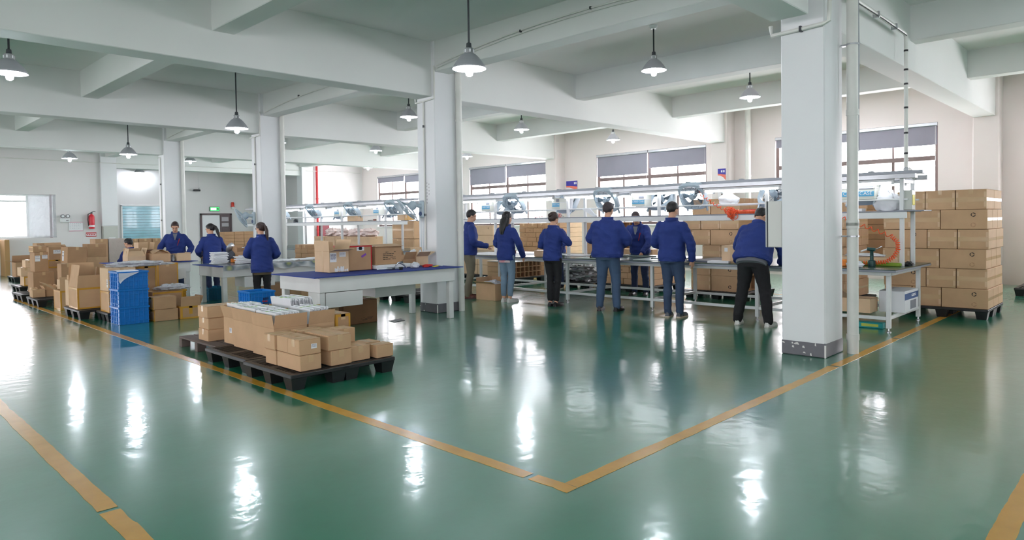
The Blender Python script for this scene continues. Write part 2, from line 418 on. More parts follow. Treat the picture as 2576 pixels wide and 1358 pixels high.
# far side walls that the camera never sees but that enclose the hall
LW = [(-7.5,-5.2), (-1.7,.6), (4.1,6.4), (9.9,12.2), (15.7,18.0), (21.4,23.7)]  # made-up windows of the unseen left wall, added to let daylight in
mb = MB(); ys = Y0-.3
mb.box(X0-.24, Y0-.3, 0, X0, Y1+.3, 1.0); mb.box(X0-.24, Y0-.3, ZT, X0, Y1+.3, SLAB)
for (a, b) in LW: mb.box(X0-.24, ys, 1.0, X0, a, ZT); ys = b
mb.box(X0-.24, ys, 1.0, X0, Y1+.3, ZT)
struct('wall_left', mb, M_wall, 'white wall with added daylight windows out of frame on the left', 'wall')
for i, (a, b) in enumerate(LW):
    o = thing('window_%d' % (i+10), '%s added daylight window in the wall out of frame on the left' % ORD[i], 'window', kind='structure'); fr = MB()
    for (p, q) in ((a, a+.07), ((a+b)/2-.05, (a+b)/2+.05), (b-.07, b)): fr.bbox(X0-.16, p, 1.0, X0-.08, q, ZT)
    for (z, h) in ((1.0, .07), (2.63, .1), (ZT-.07, .07)): fr.bbox(X0-.158, a, z, X0-.082, b, z+h)
    fr.build('window_frame', M_frame, o)
    for (p, q) in ((a+.07, (a+b)/2-.05), ((a+b)/2+.05, b-.07)): MB().box(X0-.122, p, 1.06, X0-.117, q, ZT-.06).build('pane', M_glass, o)
    portal((X0-.26, (a+b)/2, (1+ZT)/2), (0, R(-90), 0), ZT-1, b-a)
FW = [(-7.0,-5.0), (-.6,.6)]  # unseen windows added behind the camera to brighten faces turned to -y
mb = MB(); xs = X0-.3
mb.box(X0-.3, Y0-.24, 0, X1+.3, Y0, 1.0); mb.box(X0-.3, Y0-.24, ZT, X1+.3, Y0, SLAB)
for (a, b) in FW: mb.box(xs, Y0-.24, 1.0, a, Y0, ZT); xs = b
mb.box(xs, Y0-.24, 1.0, X1+.3, Y0, ZT)
struct('wall_front', mb, M_wall, 'white wall out of frame behind the camera', 'wall')
for i, (a, b) in enumerate(FW):
    o = thing('window_%d' % (i+21), '%s added daylight window in the wall behind the camera' % ORD[i], 'window', kind='structure'); fr = MB()
    for (p, q) in ((a, a+.07), ((a+b)/2-.05, (a+b)/2+.05), (b-.07, b)): fr.bbox(p, Y0-.16, 1.0, q, Y0-.08, ZT)
    for (z, h) in ((1.0, .07), (2.63, .1), (ZT-.07, .07)): fr.bbox(a, Y0-.158, z, b, Y0-.082, z+h)
    fr.build('window_frame', M_frame, o)
    for (p, q) in ((a+.07, (a+b)/2-.05), ((a+b)/2+.05, b-.07)): MB().box(p, Y0-.122, 1.06, q, Y0-.117, ZT-.06).build('pane', M_glass, o)
    portal(((a+b)/2, Y0-.26, (1+ZT)/2), (R(90), 0, 0), b-a, ZT-1)

# ------------------------------------------------------------------ pendant lamps
M_bulb = mat('lit_bulb', (235, 244, 255), .4, emit=BULB)
M_shade_in = mat('shade_inside_white', (240, 242, 244), .4)
M_shade = mat('silver_shade', (176, 178, 184), .38, metal=.4)
def make_lamp():
    t = thing('pendant_lamp', 'x', 'lamp')
    sh = MB().lathe([(.055,.155),(.075,.145),(.105,.115),(.14,.07),(.172,.02),(.18,0),(.179,-.004)], 28).build('lamp_shade', M_shade, t, smooth=True)
    MB().lathe([(.05,.148),(.072,.138),(.102,.108),(.137,.064),(.168,.016),(.177,-.003)], 28).build('shade_lining', M_shade_in, sh, smooth=True)
    cl = MB().lathe([(.0,.215),(.045,.215),(.05,.20),(.052,.165),(.055,.152)], 20).build('collar', M_alu, t, smooth=True)
    for k in range(6):
        a = 2*PI*k/6; c = MB().box(-.006, -.003, -.016, .006, .003, .016)
        c.xf(Matrix.Translation((.052*math.cos(a), .052*math.sin(a), .182)) @ Matrix.Rotation(a+PI/2, 4, 'Z')).build('vent_slot', M_shade_in, cl)
    MB().lathe([(.0,.275),(.012,.275),(.026,.265),(.03,.22),(.034,.21),(0,.21)], 16).build('socket', M_dark, t, smooth=True)
    MB().lathe([(.0,.04),(.03,.04),(.038,.01),(.038,-.05),(.032,-.072),(.015,-.082),(0,-.084)], 16).build('bulb', M_bulb, t, smooth=True)
    return t
lamp0 = make_lamp()
LAMPS = [(4.88,5.36,3.05,'large pendant lamp in front of the column beside the blue topped table'),
 (8.6,5.45,3.60,'pendant lamp hanging nearest the right front column, upper row'),
 (11.8,5.48,3.60,'pendant lamp just left of the right front column, below the upper one'),
 (15.1,5.4,3.6,'pendant lamp hidden behind the right front column'),
 (4.9,11.1,3.03,'pendant lamp left of the column with the wall fan'),
 (8.55,11.25,3.60,'pendant lamp touching the left edge of the column beside the table'),
 (11.73,11.08,3.60,'pendant lamp over the long haired woman'),
 (15.15,10.9,3.60,'pendant lamp over the wide window behind the men'),
 (1.59,9.53,3.20,'pendant lamp at the left edge of the picture'),
 (4.95,16.85,3.06,'pendant lamp over the man facing the camera, left of the farthest column'),
 (8.6,16.95,3.6,'pendant lamp behind the column with the wall fan'),
 (11.72,17.06,3.60,'small pendant lamp below the second beam, left of the fan column'),
 (15.12,16.78,3.60,'small pendant lamp just right of the column beside the table'),
 (4.75,21.0,3.27,'small pendant lamp over the end wall window'),
 (8.7,23.3,3.58,'small pendant lamp right of the farthest column'),
 (11.74,23.05,3.60,'small pendant lamp at the right edge of the fan column'),
 (15.04,22.44,3.60,'small pendant lamp near the corner of the window wall'),
 (8.65,28.2,3.50,'pendant lamp lighting the recess wall above the blue shutter'),
 (1.6,3.4,3.2,'pendant lamp out of frame above the camera'),(1.6,15.6,3.2,'pendant lamp out of frame on the left'),
 (5,-.4,3.05,'pendant lamp out of frame on the right'),(8.6,-.4,3.6,'second pendant lamp out of frame on the right'),(11.8,-.4,3.6,'third pendant lamp out of frame on the right')]
for i, (x, y, z, lb) in enumerate(LAMPS):
    o = lamp0 if i == 0 else dup(lamp0)
    o.location = (x, y, z); o['label'] = lb; o['group'] = 'pendant lamps under the ceiling'
    MB().cyl((0,0,.27), (0,0,SLAB-z-.03), .011, n=8).build('rod', M_dark, o, smooth=True)
    MB().lathe([(.0,SLAB-z-.05),(.04,SLAB-z-.05),(.06,SLAB-z-.02),(.06,SLAB-z),(0,SLAB-z)], 16).build('ceiling_rose', M_white, o, smooth=True)

# ------------------------------------------------------------------ cartons
T = .004
_pm = {}
def patch(parent, face, u, v, w, h, m, name, dims, t=.0016, rot=0):
    """thin sheet on a face of a carton: face x = left face (u runs back), y = right face (u runs right), t = top"""
    W, D, Hh = dims
    b = MB().box(-w/2, -h/2, 0, w/2, h/2, t)
    if face == 'x': mt = Matrix.Translation((0, u+w/2, v+h/2)) @ Matrix.Rotation(-PI/2, 4, 'Z') @ Matrix.Rotation(PI/2, 4, 'X')
    elif face == 'y': mt = Matrix.Translation((u+w/2, 0, v+h/2)) @ Matrix.Rotation(PI/2, 4, 'X')
    else: mt = Matrix.Translation((u+w/2, v+h/2, Hh+.004))
    if rot: mt = mt @ Matrix.Rotation(R(rot), 4, 'Z')
    return b.xf(mt).build(name, m, parent)
def ring(parent, face, u, v, r, dims, m=None, name='printed_mark'):
    b = MB(); n = 6
    for k in range(3):
        a0 = 2*PI*k/3+.15; a1 = a0+2*PI/3-.35; pts = []
        for i in range(4): a = a0+(a1-a0)*i/3; pts.append((r*math.cos(a), r*math.sin(a)))
        for i in range(3, -1, -1): a = a0+(a1-a0)*i/3; pts.append((r*.62*math.cos(a), r*.62*math.sin(a)))
        for i in range(3):
            p = [pts[i], pts[i+1], pts[6-i], pts[7-i]]
            b.poly(p, 0, .0016)
    if face == 'x': mt = Matrix.Translation((0, u, v)) @ Matrix.Rotation(-PI/2, 4, 'Z') @ Matrix.Rotation(PI/2, 4, 'X')
    else: mt = Matrix.Translation((u, 0, v)) @ Matrix.Rotation(PI/2, 4, 'X')
    return b.xf(mt).build(name, m or M_ink, parent)
def textbars(parent, face, u, v, w, h, dims, rows=4, seed=1, m=None):
    """lines of small unreadable print"""
    rnd = random.Random(seed); b = MB()
    for r_ in range(rows):
        zz = h*(1-(r_+.6)/rows); x = 0
        while x < w*.95:
            ww = rnd.uniform(.06,.2)*w
            if rnd.random() < .72: b.box(x, zz, 0, min(w, x+ww), zz+h/rows*.32, .0018)
            x += ww+.03*w
    if face == 'x': mt = Matrix.Translation((0, u+w, v)) @ Matrix.Rotation(-PI/2, 4, 'Z') @ Matrix.Rotation(PI/2, 4, 'X')
    else: mt = Matrix.Translation((u, 0, v)) @ Matrix.Rotation(PI/2, 4, 'X')
    return b.xf(mt).build('print', m or M_ink, parent)
_bm = {}
def body_mesh(w, d, h, m, opened):
    k = (round(w,3), round(d,3), round(h,3), m.name, opened)
    if k not in _bm:
        if not opened: mb = MB().bbox(0, 0, 0, w, d, h-.004 if False else h, .005)
        else:
            mb = MB(); mb.box(0,0,0,w,d,T); mb.box(0,0,T,T,d,h); mb.box(w-T,0,T,w,d,h); mb.box(T,0,T,w-T,T,h); mb.box(T,d-T,T,w-T,d,h)
        _bm[k] = mb.mesh('carton_body', m)
    return _bm[k]
def carton(label, x, y, z, w, d, h, rz=0, m=None, flaps=None, tape=True, top=True, facetape=None, group=None, flen=None, taxis=None, tm=None, edge=None, cat='box', name='cardboard_box', tilt=None):
    """closed carton, or open when flaps = angles (from flat outwards, 90 = upright) of the -x, -y, +x, +y flaps"""
    m = m or M_card; tm = tm or M_tape
    t = thing(name, label, cat, (x, y, z), tilt if tilt else R(rz), group)
    link('body', body_mesh(w, d, h, m, flaps is not None), t)
    dm = (w, d, h);
    if flaps is None and top:
        ax = taxis or ('y' if d >= w else 'x')
        if ax == 'y':
            for (a, b) in ((.001, w/2-.002), (w/2+.002, w-.001)): MB().bbox(a, .001, h, b, d-.001, h+.0035, .0012).build('flap', m, t)
            if tape:
                tp = MB().box(w/2-.026, -.0008, h+.0035, w/2+.026, d+.0008, h+.0045); tp.box(w/2-.026, -.0016, h-.06, w/2+.026, 0, h+.0045); tp.build('tape', tm, t)
        else:
            for (a, b) in ((.001, d/2-.002), (d/2+.002, d-.001)): MB().bbox(.001, a, h, w-.001, b, h+.0035, .0012).build('flap', m, t)
            if tape:
                tp = MB().box(-.0008, d/2-.026, h+.0035, w+.0008, d/2+.026, h+.0045); tp.box(-.0016, d/2-.026, h-.06, 0, d/2+.026, h+.0045); tp.build('tape', tm, t)
    if flaps is not None:
        L = flen or min(w, d)/2
        if max([q for q in flaps if q is not None] or [0]) < 112 and name == 'cardboard_box':
            for (f, W) in (('x', d), ('y', w)): patch(t, f, .002, h-.003, W-.004, .004, M_card_d, 'fold_line', dm, .0012)
        for k, a in enumerate(flaps):
            if a is None: continue
            c, s = math.cos(R(a)), math.sin(R(a)); ln = L if not isinstance(L, (tuple, list)) else L[k]
            dx, dz = c*ln, s*ln
            if k == 0: q = [(0,0,h),(0,d,h),(-dx,d-.006,h+dz),(-dx,.006,h+dz)]
            elif k == 1: q = [(w,0,h),(0,0,h),(.006,-dx,h+dz),(w-.006,-dx,h+dz)]
            elif k == 2: q = [(w,d,h),(w,0,h),(w+dx,.006,h+dz),(w+dx,d-.006,h+dz)]
            else: q = [(0,d,h),(w,d,h),(w-.006,d+dx,h+dz),(.006,d+dx,h+dz)]
            MB().quadslab(*q, .004).build('flap', m, t)
    for (f, hh) in (facetape or []):
        # the taped seam of a carton lying on its side: wide band across the face and narrow borders
        W = d if f == 'x' else w
        patch(t, f, .004, h/2-.03, W-.008, .06, tm, 'tape', dm)
        for e in (.0, W-.03): patch(t, f, e+.001, h*.12, .028, h*.76, M_card_l, 'flap_edge', dm, .0012)
    if edge:
        f_ = edge if isinstance(edge, (list, tuple)) else ['x','y']
        for f in f_:
            W = d if f == 'x' else w
            patch(t, f, 0, h-.03, W, .028, M_tape_y, 'yellow_tape', dm); patch(t, f, 0, .002, W, .022, M_tape_y, 'yellow_tape', dm)
            patch(t, f, .001, .001, .022, h-.002, M_tape_y, 'yellow_tape', dm, .0026); patch(t, f, W-.021, .001, .02, h-.002, M_tape_y, 'yellow_tape', dm, .0026)
    return t
def label_on(t, face, u, v, w, h, dims, lines=3, seed=1, m=None):
    p = patch(t, face, u, v, w, h, m or M_paper, 'paper_label', dims)
    if lines:
        b = MB(); rnd = random.Random(seed)
        for i in range(lines):
            zz = h*(.78-.62*i/max(1, lines)); a = .1*w
            while a < .85*w:
                ww = rnd.uniform(.1,.3)*w
                b.box(a, zz, .0016, min(.9*w, a+ww), zz+h*.07, .0026); a += ww+.05*w
        if face == 'x': mt = Matrix.Translation((0, u+w, v)) @ Matrix.Rotation(-PI/2, 4, 'Z') @ Matrix.Rotation(PI/2, 4, 'X')
        else: mt = Matrix.Translation((u, 0, v)) @ Matrix.Rotation(PI/2, 4, 'X')
        b.xf(mt).build('print', mat('label_ink', (120, 116, 140), .7), t)
    return p

# ------------------------------------------------------------------ pallets
def make_pallet(w, d, h=.14):
    t = thing('plastic_pallet', 'x', 'pallet')
    fr = MB(); z0, z1 = h-.035, h
    for (a, b) in ((0, .06), (w/2-.04, w/2+.04), (w-.06, w)): fr.bbox(a, 0, z0, b, d, z1, .006)
    for (a, b) in ((0, .06), (d/2-.04, d/2+.04), (d-.06, d)): fr.bbox(.05, a, z0+.001, w-.05, b, z1-.001, .004)
    fr.build('deck_frame', M_black, t)
    sl = MB().bbox(0, 0, 0, w/2-.10, .022, .024, .003).mesh('slat', M_black)
    n = 7; 
    for (x_) in (.06, w/2+.04):
        for (y_) in (.06, d/2+.04):
            step = (d/2-.10)/n
            for k in range(n): link('slat', sl, t, (x_, y_+step*(k+.35), h-.026))
    ft = MB(); 
    b0, b1 = .075, .055
    vs = [(-b1,-b1,0),(b1,-b1,0),(b1,b1,0),(-b1,b1,0),(-b0,-b0,h-.03),(b0,-b0,h-.03),(b0,b0,h-.03),(-b0,b0,h-.03)]
    fm = MB().add(vs, [(3,2,1,0),(4,5,6,7),(0,1,5,4),(1,2,6,5),(2,3,7,6),(3,0,4,7)]).mesh('foot', M_black)
    for x_ in (.08, w/2-.07, w/2+.07, w-.08):
        for y_ in (.08, d/2, d-.08): link('foot', fm, t, (x_, y_, 0))
    return t
_pal = {}
def pallet(label, x, y, w=1.08, d=.93, rz=0, group='black plastic pallets'):
    k = (w, d)
    if k not in _pal: _pal[k] = o = make_pallet(w, d)
    else: o = dup(_pal[k])
    o.location = (x, y, 0); o.rotation_euler = (0, 0, R(rz)); o['label'] = label; o['group'] = group
    return o
PD = .142   # deck height with clearance

# front row of pallets along the yellow line
pallet('nearest black plastic pallet carrying the small sealed cartons', 2.78, 5.36, 1.08, .93)
pallet('black plastic pallet under the open cartons of white packs', 2.82, 6.32, 1.08, .97)
def wood_pallet(label, x, y, w, d, h=.12):
    t = thing('wooden_pallet', label, 'pallet', (x, y, 0))
    mw = mat('weathered_wood', (112, 98, 92), .8, var=.25, vscale=5, stretch=(1,8,1))
    n = 6
    for k in range(n): MB().bbox(w*k/n+.008, 0, h-.022, w*(k+1)/n-.008, d, h, .003).build('plank', mw, t)
    for yy in (.02, d/2-.04, d-.1): MB().bbox(0, yy, h-.042, w, yy+.08, h-.022, .003).build('stringer', mw, t)
    for xx in (0, w/2-.05, w-.1):
        for yy in (.02, d/2-.04, d-.1): MB().bbox(xx, yy, 0, xx+.1, yy+.08, h-.042, .004).build('block', mw, t)
    return t
wood_pallet('low weathered wooden pallet behind the black ones', 2.97, 7.40, 1.0, 1.06)

G = 'small sealed cartons on the nearest pallet'
S = .133
def sc(lb, x, y, z, w, d, h=S, **k): return carton(lb, x, y, z, w, d, h, m=M_card, group=G, **k)
sc('long small carton at the front corner of the nearest pallet, bottom layer', 2.90, 5.42, PD, .205, .425)
c = sc('small carton with white label on top at the front corner of the nearest pallet', 2.895, 5.425, PD+S+.006, .21, .205)
label_on(c, 'y', .115, .05, .055, .042, (.21,.205,S), 3, 5)
sc('small carton directly behind the labelled one, upper layer', 2.90, 5.64, PD+S+.006, .205, .205)
sc('small carton at the left end of the pallet front, bottom layer', 2.895, 5.855, PD, .205, .205)
sc('small carton at the left end of the pallet front, upper layer', 2.885, 5.86, PD+S+.006, .21, .205)
sc('small carton under the wide one in the second column', 3.205, 5.425, PD, .215, .425)
sc('wide small carton lying on top in the second column of the pallet', 3.185, 5.43, PD+S+.006, .235, .43)
sc('small single carton at the front edge in the third column', 3.43, 5.455, PD, .21, .21)
sc('small carton at the back of the third column, bottom layer', 3.44, 5.68, PD, .2, .21)
sc('small carton peeking out at the back of the third column, upper layer', 3.43, 5.69, PD+S+.006, .2, .2)
sc('small carton at the right front corner of the nearest pallet', 3.685, 5.41, PD, .19, .165, .118)
sc('small carton behind the one at the right front corner', 3.66, 5.60, PD, .2, .2, .12)
sc('flat small carton on top at the back of the second column', 3.16, 5.88, PD+S+.006, .25, .2)
sc('small carton at the back of the second column, bottom layer', 3.17, 5.875, PD, .24, .2)

# open cartons filled with white packs
M_pack = mat('white_pack', (236, 237, 240), .45, var=.04, vscale=9)
M_packg = mat('grey_pack_edge', (128, 130, 136), .5)
M_packn = mat('green_print', (150, 196, 70), .5)
def pack_mesh(w, d, t):
    mb = MB().bbox(0, 0, 0, w, t, d, .003); mb.mi = 1
    mb.box(w*.70, -.0006, d*.55, w*.78, t*.5, d+.0006); mb.box(-.0004, t*.25, .004, .001, t*.75, d-.02)
    mb.mi = 2; mb.box(w*.45, -.0008, d*.86, w*.56, t*.6, d+.0008)
    return mb.mesh('pack', [M_pack, M_packg, M_packn])
_pk = {}
def open_packs(label, x, y, z, w, d, h, n, lean, fl, along='x', seed=0, m=None, hi=.07, edge=None, grp=''):
    t = carton(label, x, y, z, w, d, h, flaps=fl, flen=(.13,.13,.13,.13), group='open cartons of white packs', m=m or M_card, edge=edge)
    rnd = random.Random(seed)
    sh_ = (h+hi-.06)*math.sin(R(abs(lean)*1.1)); L = (w if along == 'x' else d)-.03-sh_; pw = (d if along == 'x' else w)-.03; tt = L/n*.72
    k = (round(pw,3), round(h+hi-.03,3), round(tt,4))
    if k not in _pk: _pk[k] = pack_mesh(pw, h+hi-.03-.03, tt)
    for i in range(n):
        a = lean*(.75+.4*rnd.random()); p = .015+sh_+L*i/n
        dz = rnd.uniform(-.006,.008)
        if along == 'x':
            o = link('paper_pack', _pk[k], None, (x+p+tt, y+.015, z+.012+abs(math.sin(R(a)))*tt+dz), (R(a), 0, R(90)))
        else:
            o = link('paper_pack', _pk[k], None, (x+.015, y+p, z+.012+abs(math.sin(R(a)))*tt+dz), (R(a), 0, 0))
        tag(o, 'white pack in %s, %s from left' % (grp, ORD[i]), 'pack', 'white packs in '+grp)
    return t
H1 = .285
Gp = 'the leftmost open carton'
t = open_packs('leftmost open carton of white packs with a square paper label', 3.105, 7.18, PD, .36, .30, H1, 15, -6, (72,78,None,95), 'x', 1, hi=.19, grp=Gp)
label_on(t, 'x', .1, .12, .055, .055, (.36,.31,H1), 4, 3)
t = open_packs('open carton of white packs with a tape mended corner, left front', 3.07, 6.665, PD, .36, .485, H1, 16, -6, (78,76,None,None), 'x', 2, hi=.19, grp='the mended open carton')
t = open_packs('open carton of white packs in the middle of the pallet front', 3.035, 6.165, PD, .345, .455, H1, 15, -7, (82,80,None,None), 'x', 3, hi=.19, grp='the middle front open carton')
t = open_packs('open carton of white packs at the right front of the group', 3.405, 6.175, PD, .29, .44, H1, 14, -5, (None,79,None,None), 'x', 4, hi=.2, grp='the right front open carton')
t = open_packs('taller open carton of white packs in the back row of the pallet', 3.45, 6.66, PD, .36, .48, H1, 15, -9, (None,80,None,95), 'x', 5, hi=.26, grp='the back row open carton')
carton('closed carton with yellow tape right of the open cartons', 3.71, 6.17, PD, .17, .43, .35, m=M_card_d, edge=['y','x'])
for i, (zz, dd) in enumerate(((.122,.0), (.122+.131,.01), (.122+.262,-.005))):
    carton(['bottom','middle','topmost'][i]+' carton of the three stacked on the wooden pallet', 3.04+dd, 7.76+dd, zz, .42, .27, .128, m=M_card, group='three cartons stacked on the wooden pallet')

# ------------------------------------------------------------------ blue crates
def make_crate(w, d, h, m, name='plastic_crate'):
    t = thing(name, 'x', 'crate')
    b = MB(); th = .006
    b.box(.012,.012,0,w-.012,d-.012,th); 
    for (x0,y0,x1,y1) in ((.012,.012,w-.012,.012+th),(.012,d-.012-th,w-.012,d-.012),(.012,.012,.012+th,d-.012),(w-.012-th,.012,w-.012,d-.012)): b.box(x0,y0,th,x1,y1,h-.01)
    b.build('body', m, t)
    MBr = MB()
    for (x0,y0,x1,y1) in ((0,0,w,.014),(0,d-.014,w,d),(0,.014,.014,d-.014),(w-.014,.014,w,d-.014)): MBr.bbox(x0,y0,h-.03,x1,y1,h,.004)
    MBr.build('rim', m, t)
    nx, ny = 7, 6
    vr = MB().bbox(-.005,0,0,.005,.012,h-.034,.002).mesh('rib', m)
    for k in range(nx):
        x_ = .02+(w-.04)*k/(nx-1)
        link('rib', vr, t, (x_, .001, .004)); link('rib', vr, t, (x_, d-.013, .004))
    vr2 = MB().bbox(0,-.005,0,.012,.005,h-.034,.002).mesh('rib', m)
    for k in range(1, ny-1):
        y_ = .02+(d-.04)*k/(ny-1)
        link('rib', vr2, t, (.001, y_, .004)); link('rib', vr2, t, (w-.013, y_, .004))
    for z_ in (.04, h*.42, h*.68):
        MB().bbox(.004,.004,z_,w-.004,.013,z_+.008,.002).build('band', m, t); MB().bbox(.004,.014,z_,.013,d-.004,z_+.008,.002).build('band', m, t)
    return t
cr0 = make_crate(.42, .44, .257, M_blue_crate)
for i in range(3):
    o = cr0 if i == 0 else dup(cr0)
    o.location = (3.02, 10.92, .002+i*.2585); tag(o, ['bottom','middle','topmost'][i]+' blue plastic crate of the stack at the aisle line', 'crate', 'stacked blue crates')
b = MB(); vs = []; fs = []
for j in range(9):
    for k in range(9):
        u, v = k/8, j/8
        if j < 3: p = (3.02+.02+.30*u, 10.915+.42*(1-v*8/3), .782+.01*noise.noise((u*5,v*9,1)))
        else: p = (3.015+.02+.30*u*(1-(v-.3)*1.2)-.004, 10.912-.004-.01*noise.noise((u*4,v*4,2))-.004, .778-(v-.27)*.24*(1-.55*abs(u-.4)))
        vs.append(p)
for j in range(8):
    for k in range(8): q = j*9+k; fs.append((q,q+1,q+10,q+9))
o = b.add(vs, fs).build('plastic_bag', mat_clear('milky_plastic', (226,228,236), .25, .3, .6, 14), smooth=True); tag(o, 'milky plastic sheet hanging over the topmost blue crate', 'plastic bag')
# single crate in front of the ponytailed woman, standing on a carton
carton('low carton under the single blue crate', 4.42, 9.70, .0, .40, .42, .176, m=M_card_d)
o = make_crate(.40, .42, .262, mat('bright_blue_crate', (16, 126, 214), .35, var=.08, vscale=6)); o.location = (4.41, 9.69, .182)
tag(o, 'single bright blue crate with red print in front of the ponytailed woman', 'crate')
p = MB(); 
for (u, v, w_, h_) in ((.20,.13,.09,.035),(.20,.06,.09,.03)):
    for k in range(5): p.box(u+k*w_/5, -.0015, v, u+k*w_/5+w_/8, 0, v+h_)
p.build('print', mat('crate_print', (30, 46, 90), .5), o)
MB().box(.19,-.0015,.10,.21,0,.122).box(.22,-.0015,.10,.27,0,.118).build('red_print', M_red, o)
carton('brown carton lying inside the single blue crate', 4.46, 9.76, .19, .26, .28, .21, m=M_card_l)

# ------------------------------------------------------------------ cartons and pallets along the line, left
def two(lbA, lbB, x, y, w, d, h, **k):
    carton(lbA, x, y, .001, w, d, h, **k); carton(lbB, x-.012, y+.006, h+.007, w-.01, d-.02, h+.01, **k)
two('lower sealed carton right of the blue crate stack', 'upper sealed carton right of the blue crate stack', 3.50, 10.90, .335, .30, .172, m=M_card_d, edge=['x'])
c = carton('open carton with yellow tape beside the two sealed ones', 3.86, 10.86, .001, .29, .33, .195, flaps=(None,86,70,None), m=M_card_d, flen=.15, edge=['x','y'])
patch(c, 'y', .12, .07, .05, .12, M_tape_y, 'yellow_tape', (.29,.33,.195))
carton('brown carton behind the two sealed ones, next to the crates', 3.62, 11.35, .001, .45, .34, .40, m=M_card_d, edge=['y'])
carton('tall carton standing behind the blue crate stack', 3.50, 11.70, .0, .30, .36, .80, m=M_card_d, edge=['y'])
carton('largest upright carton right of the plastic sheet', 4.02, 12.35, .30, .34, .4, .50, m=M_card_d, edge=['y'])
carton('carton carrying the largest upright one', 3.98, 12.30, .001, .42, .46, .296, m=M_card_d)
carton('lower carton on the pallet left of the blue crates', 3.03, 11.40, PD, .38, .44, .315, m=M_card, edge=['x'])
c = carton('upper carton on the pallet left of the blue crates, with a white label', 3.03, 11.42, PD+.32, .38, .42, .34, m=M_card_l, edge=None)
label_on(c, 'x', .02, .06, .05, .12, (.38,.42,.34), 3, 9)
pallet('black plastic pallet left of the blue crates, mostly hidden', 3.0, 11.38, 1.08, .60)
pallet('black plastic pallet under the big open taped carton', 2.80, 12.10, 1.08, .93)
c = carton('big open carton with yellow taped edges and raised flaps', 2.83, 12.30, PD, .37, .52, .335, flaps=(97,80,84,92), m=M_card, flen=(.36,.2,.3,.38), edge=['x','y'])
patch(c, 'y', .2, .36, .06, .055, M_paper, 'paper_label', (.37,.52,.335)).location = (0, .11, .04)
c = carton('tall narrow carton with white labels behind the big open one', 2.87, 12.86, PD, .26, .36, .42, m=M_card_l)
label_on(c, 'x', .05, .02, .03, .3, (.26,.36,.42), 2, 4)
carton('small carton standing on the tall narrow one', 2.89, 12.88, PD+.425, .22, .3, .075, m=M_card)
c = carton('open carton standing on the floor with a folded out flap', 2.93, 13.85, .001, .24, .46, .33, flaps=(35,100,90,None), m=M_card, flen=(.26,.24,.24,.2), edge=['x','y'])
pallet('black plastic pallet with the small box, on the aisle line', 2.74, 14.62, 1.08, .93)
carton('small brown box on the front edge of the pallet', 2.76, 15.1, PD, .2, .2, .14, m=M_card)
carton('low open box on the pallet behind the small brown box', 2.985, 15.16, PD, .155, .3, .12, flaps=(60,75,70,80), m=M_card, flen=.09)
carton('narrow carton at the back of the pallet with the small box', 2.79, 15.36, PD, .1, .16, .16, m=M_card_l)
carton('lower pale carton at the right of the pallet with the small box', 3.15, 14.80, PD, .24, .32, .315, m=M_card_l)
carton('upper brown carton at the right of the pallet with the small box', 3.16, 14.81, PD+.32, .24, .3, .29, m=M_card_d)
pallet('black plastic pallet behind the one with the small box', 2.74, 15.98, 1.08, .93)
pallet('farthest black plastic pallet on the left', 3.1, 18.25, 1.08, .93)
G2 = 'cartons piled on the left pallets'
carton('wide brown carton at the bottom of the left pile', 2.97, 16.15, PD, .36, .5, .41, m=M_card_d, group=G2)
c = carton('carton with two white labels in the left pile', 3.01, 16.2, PD+.415, .235, .42, .39, m=M_card_d, group=G2)
label_on(c, 'y', .01, .21, .085, .115, (.235,.42,.39), 2, 1); label_on(c, 'y', .125, .26, .095, .075, (.235,.42,.39), 2, 2)
carton('flat carton on top of the labelled one in the left pile', 2.995, 16.2, PD+.81, .225, .4, .115, m=M_card_d, group=G2, edge=['x'])
carton('carton on the floor right of the left pile', 3.40, 17.0, .001, .34, .42, .58, m=M_card_d, group=G2)
carton('carton with yellow tape resting on the floor carton', 3.39, 17.0, .586, .33, .40, .17, m=M_card_d, group=G2, edge=['y'])
c = carton('torn carton with a long white label at the back of the left pile', 3.42, 17.02, .762, .32, .4, .26, m=M_card_d, group=G2, flaps=(30,150,160,60), flen=.1)
label_on(c, 'y', .08, .12, .23, .08, (.32,.4,.26), 2, 2)
carton('brown carton at the back of the left pile, behind the torn one', 3.30, 17.5, .001, .4, .4, 1.10, m=M_card_d, group=G2)
c = carton('tilted brown carton right of the torn one', 3.44, 15.64, .72, .34, .4, .33, m=M_card_d, group=G2, tilt=(0, R(3), R(4)))
label_on(c, 'x', .2, .05, .1, .2, (.34,.4,.33), 2, 7)
carton('brown carton under the tilted one', 3.42, 15.6, .001, .38, .44, .70, m=M_card, group=G2)
carton('big carton standing before the electrical cabinet', 4.13, 17.0, .78, .36, .4, .28, m=M_card_d, group=G2)
carton('carton below the big one before the electrical cabinet', 4.12, 17.0, .001, .4, .42, .775, m=M_card, group=G2)
pallet('black plastic pallet under the open carton near the end wall', 3.62, 21.95, 1.08, .93)
carton('open carton with dark inside near the end wall', 3.67, 22.0, PD, .5, .5, .38, m=M_card_d, flaps=(20,None,80,100), flen=.18, group=G2)
carton('box with a white label at the left bottom of the pile', 3.2, 18.32, PD, .2, .42, .215, m=M_card_l, group=G2, edge=['y'])
carton('small pale box on the left edge of the pile, middle', 3.15, 18.33, PD+.222, .19, .4, .185, m=M_card_l, group=G2)
carton('small pale box on the left edge of the pile, upper', 3.24, 18.36, PD+.412, .16, .34, .16, m=M_card_l, group=G2)
carton('carton right of the small pale boxes', 3.5, 18.40, PD, .4, .5, .62, m=M_card_d, group=G2)
t = MB().bbox(3.9, 24.9, 0, 4.02, 25.64, 1.1, .005).build('wooden_board', mat('plywood', (176,136,88), .7, var=.15, vscale=3, stretch=(1,1,.2))); tag(t, 'tall plywood board leaning at the left edge by the end wall', 'board')
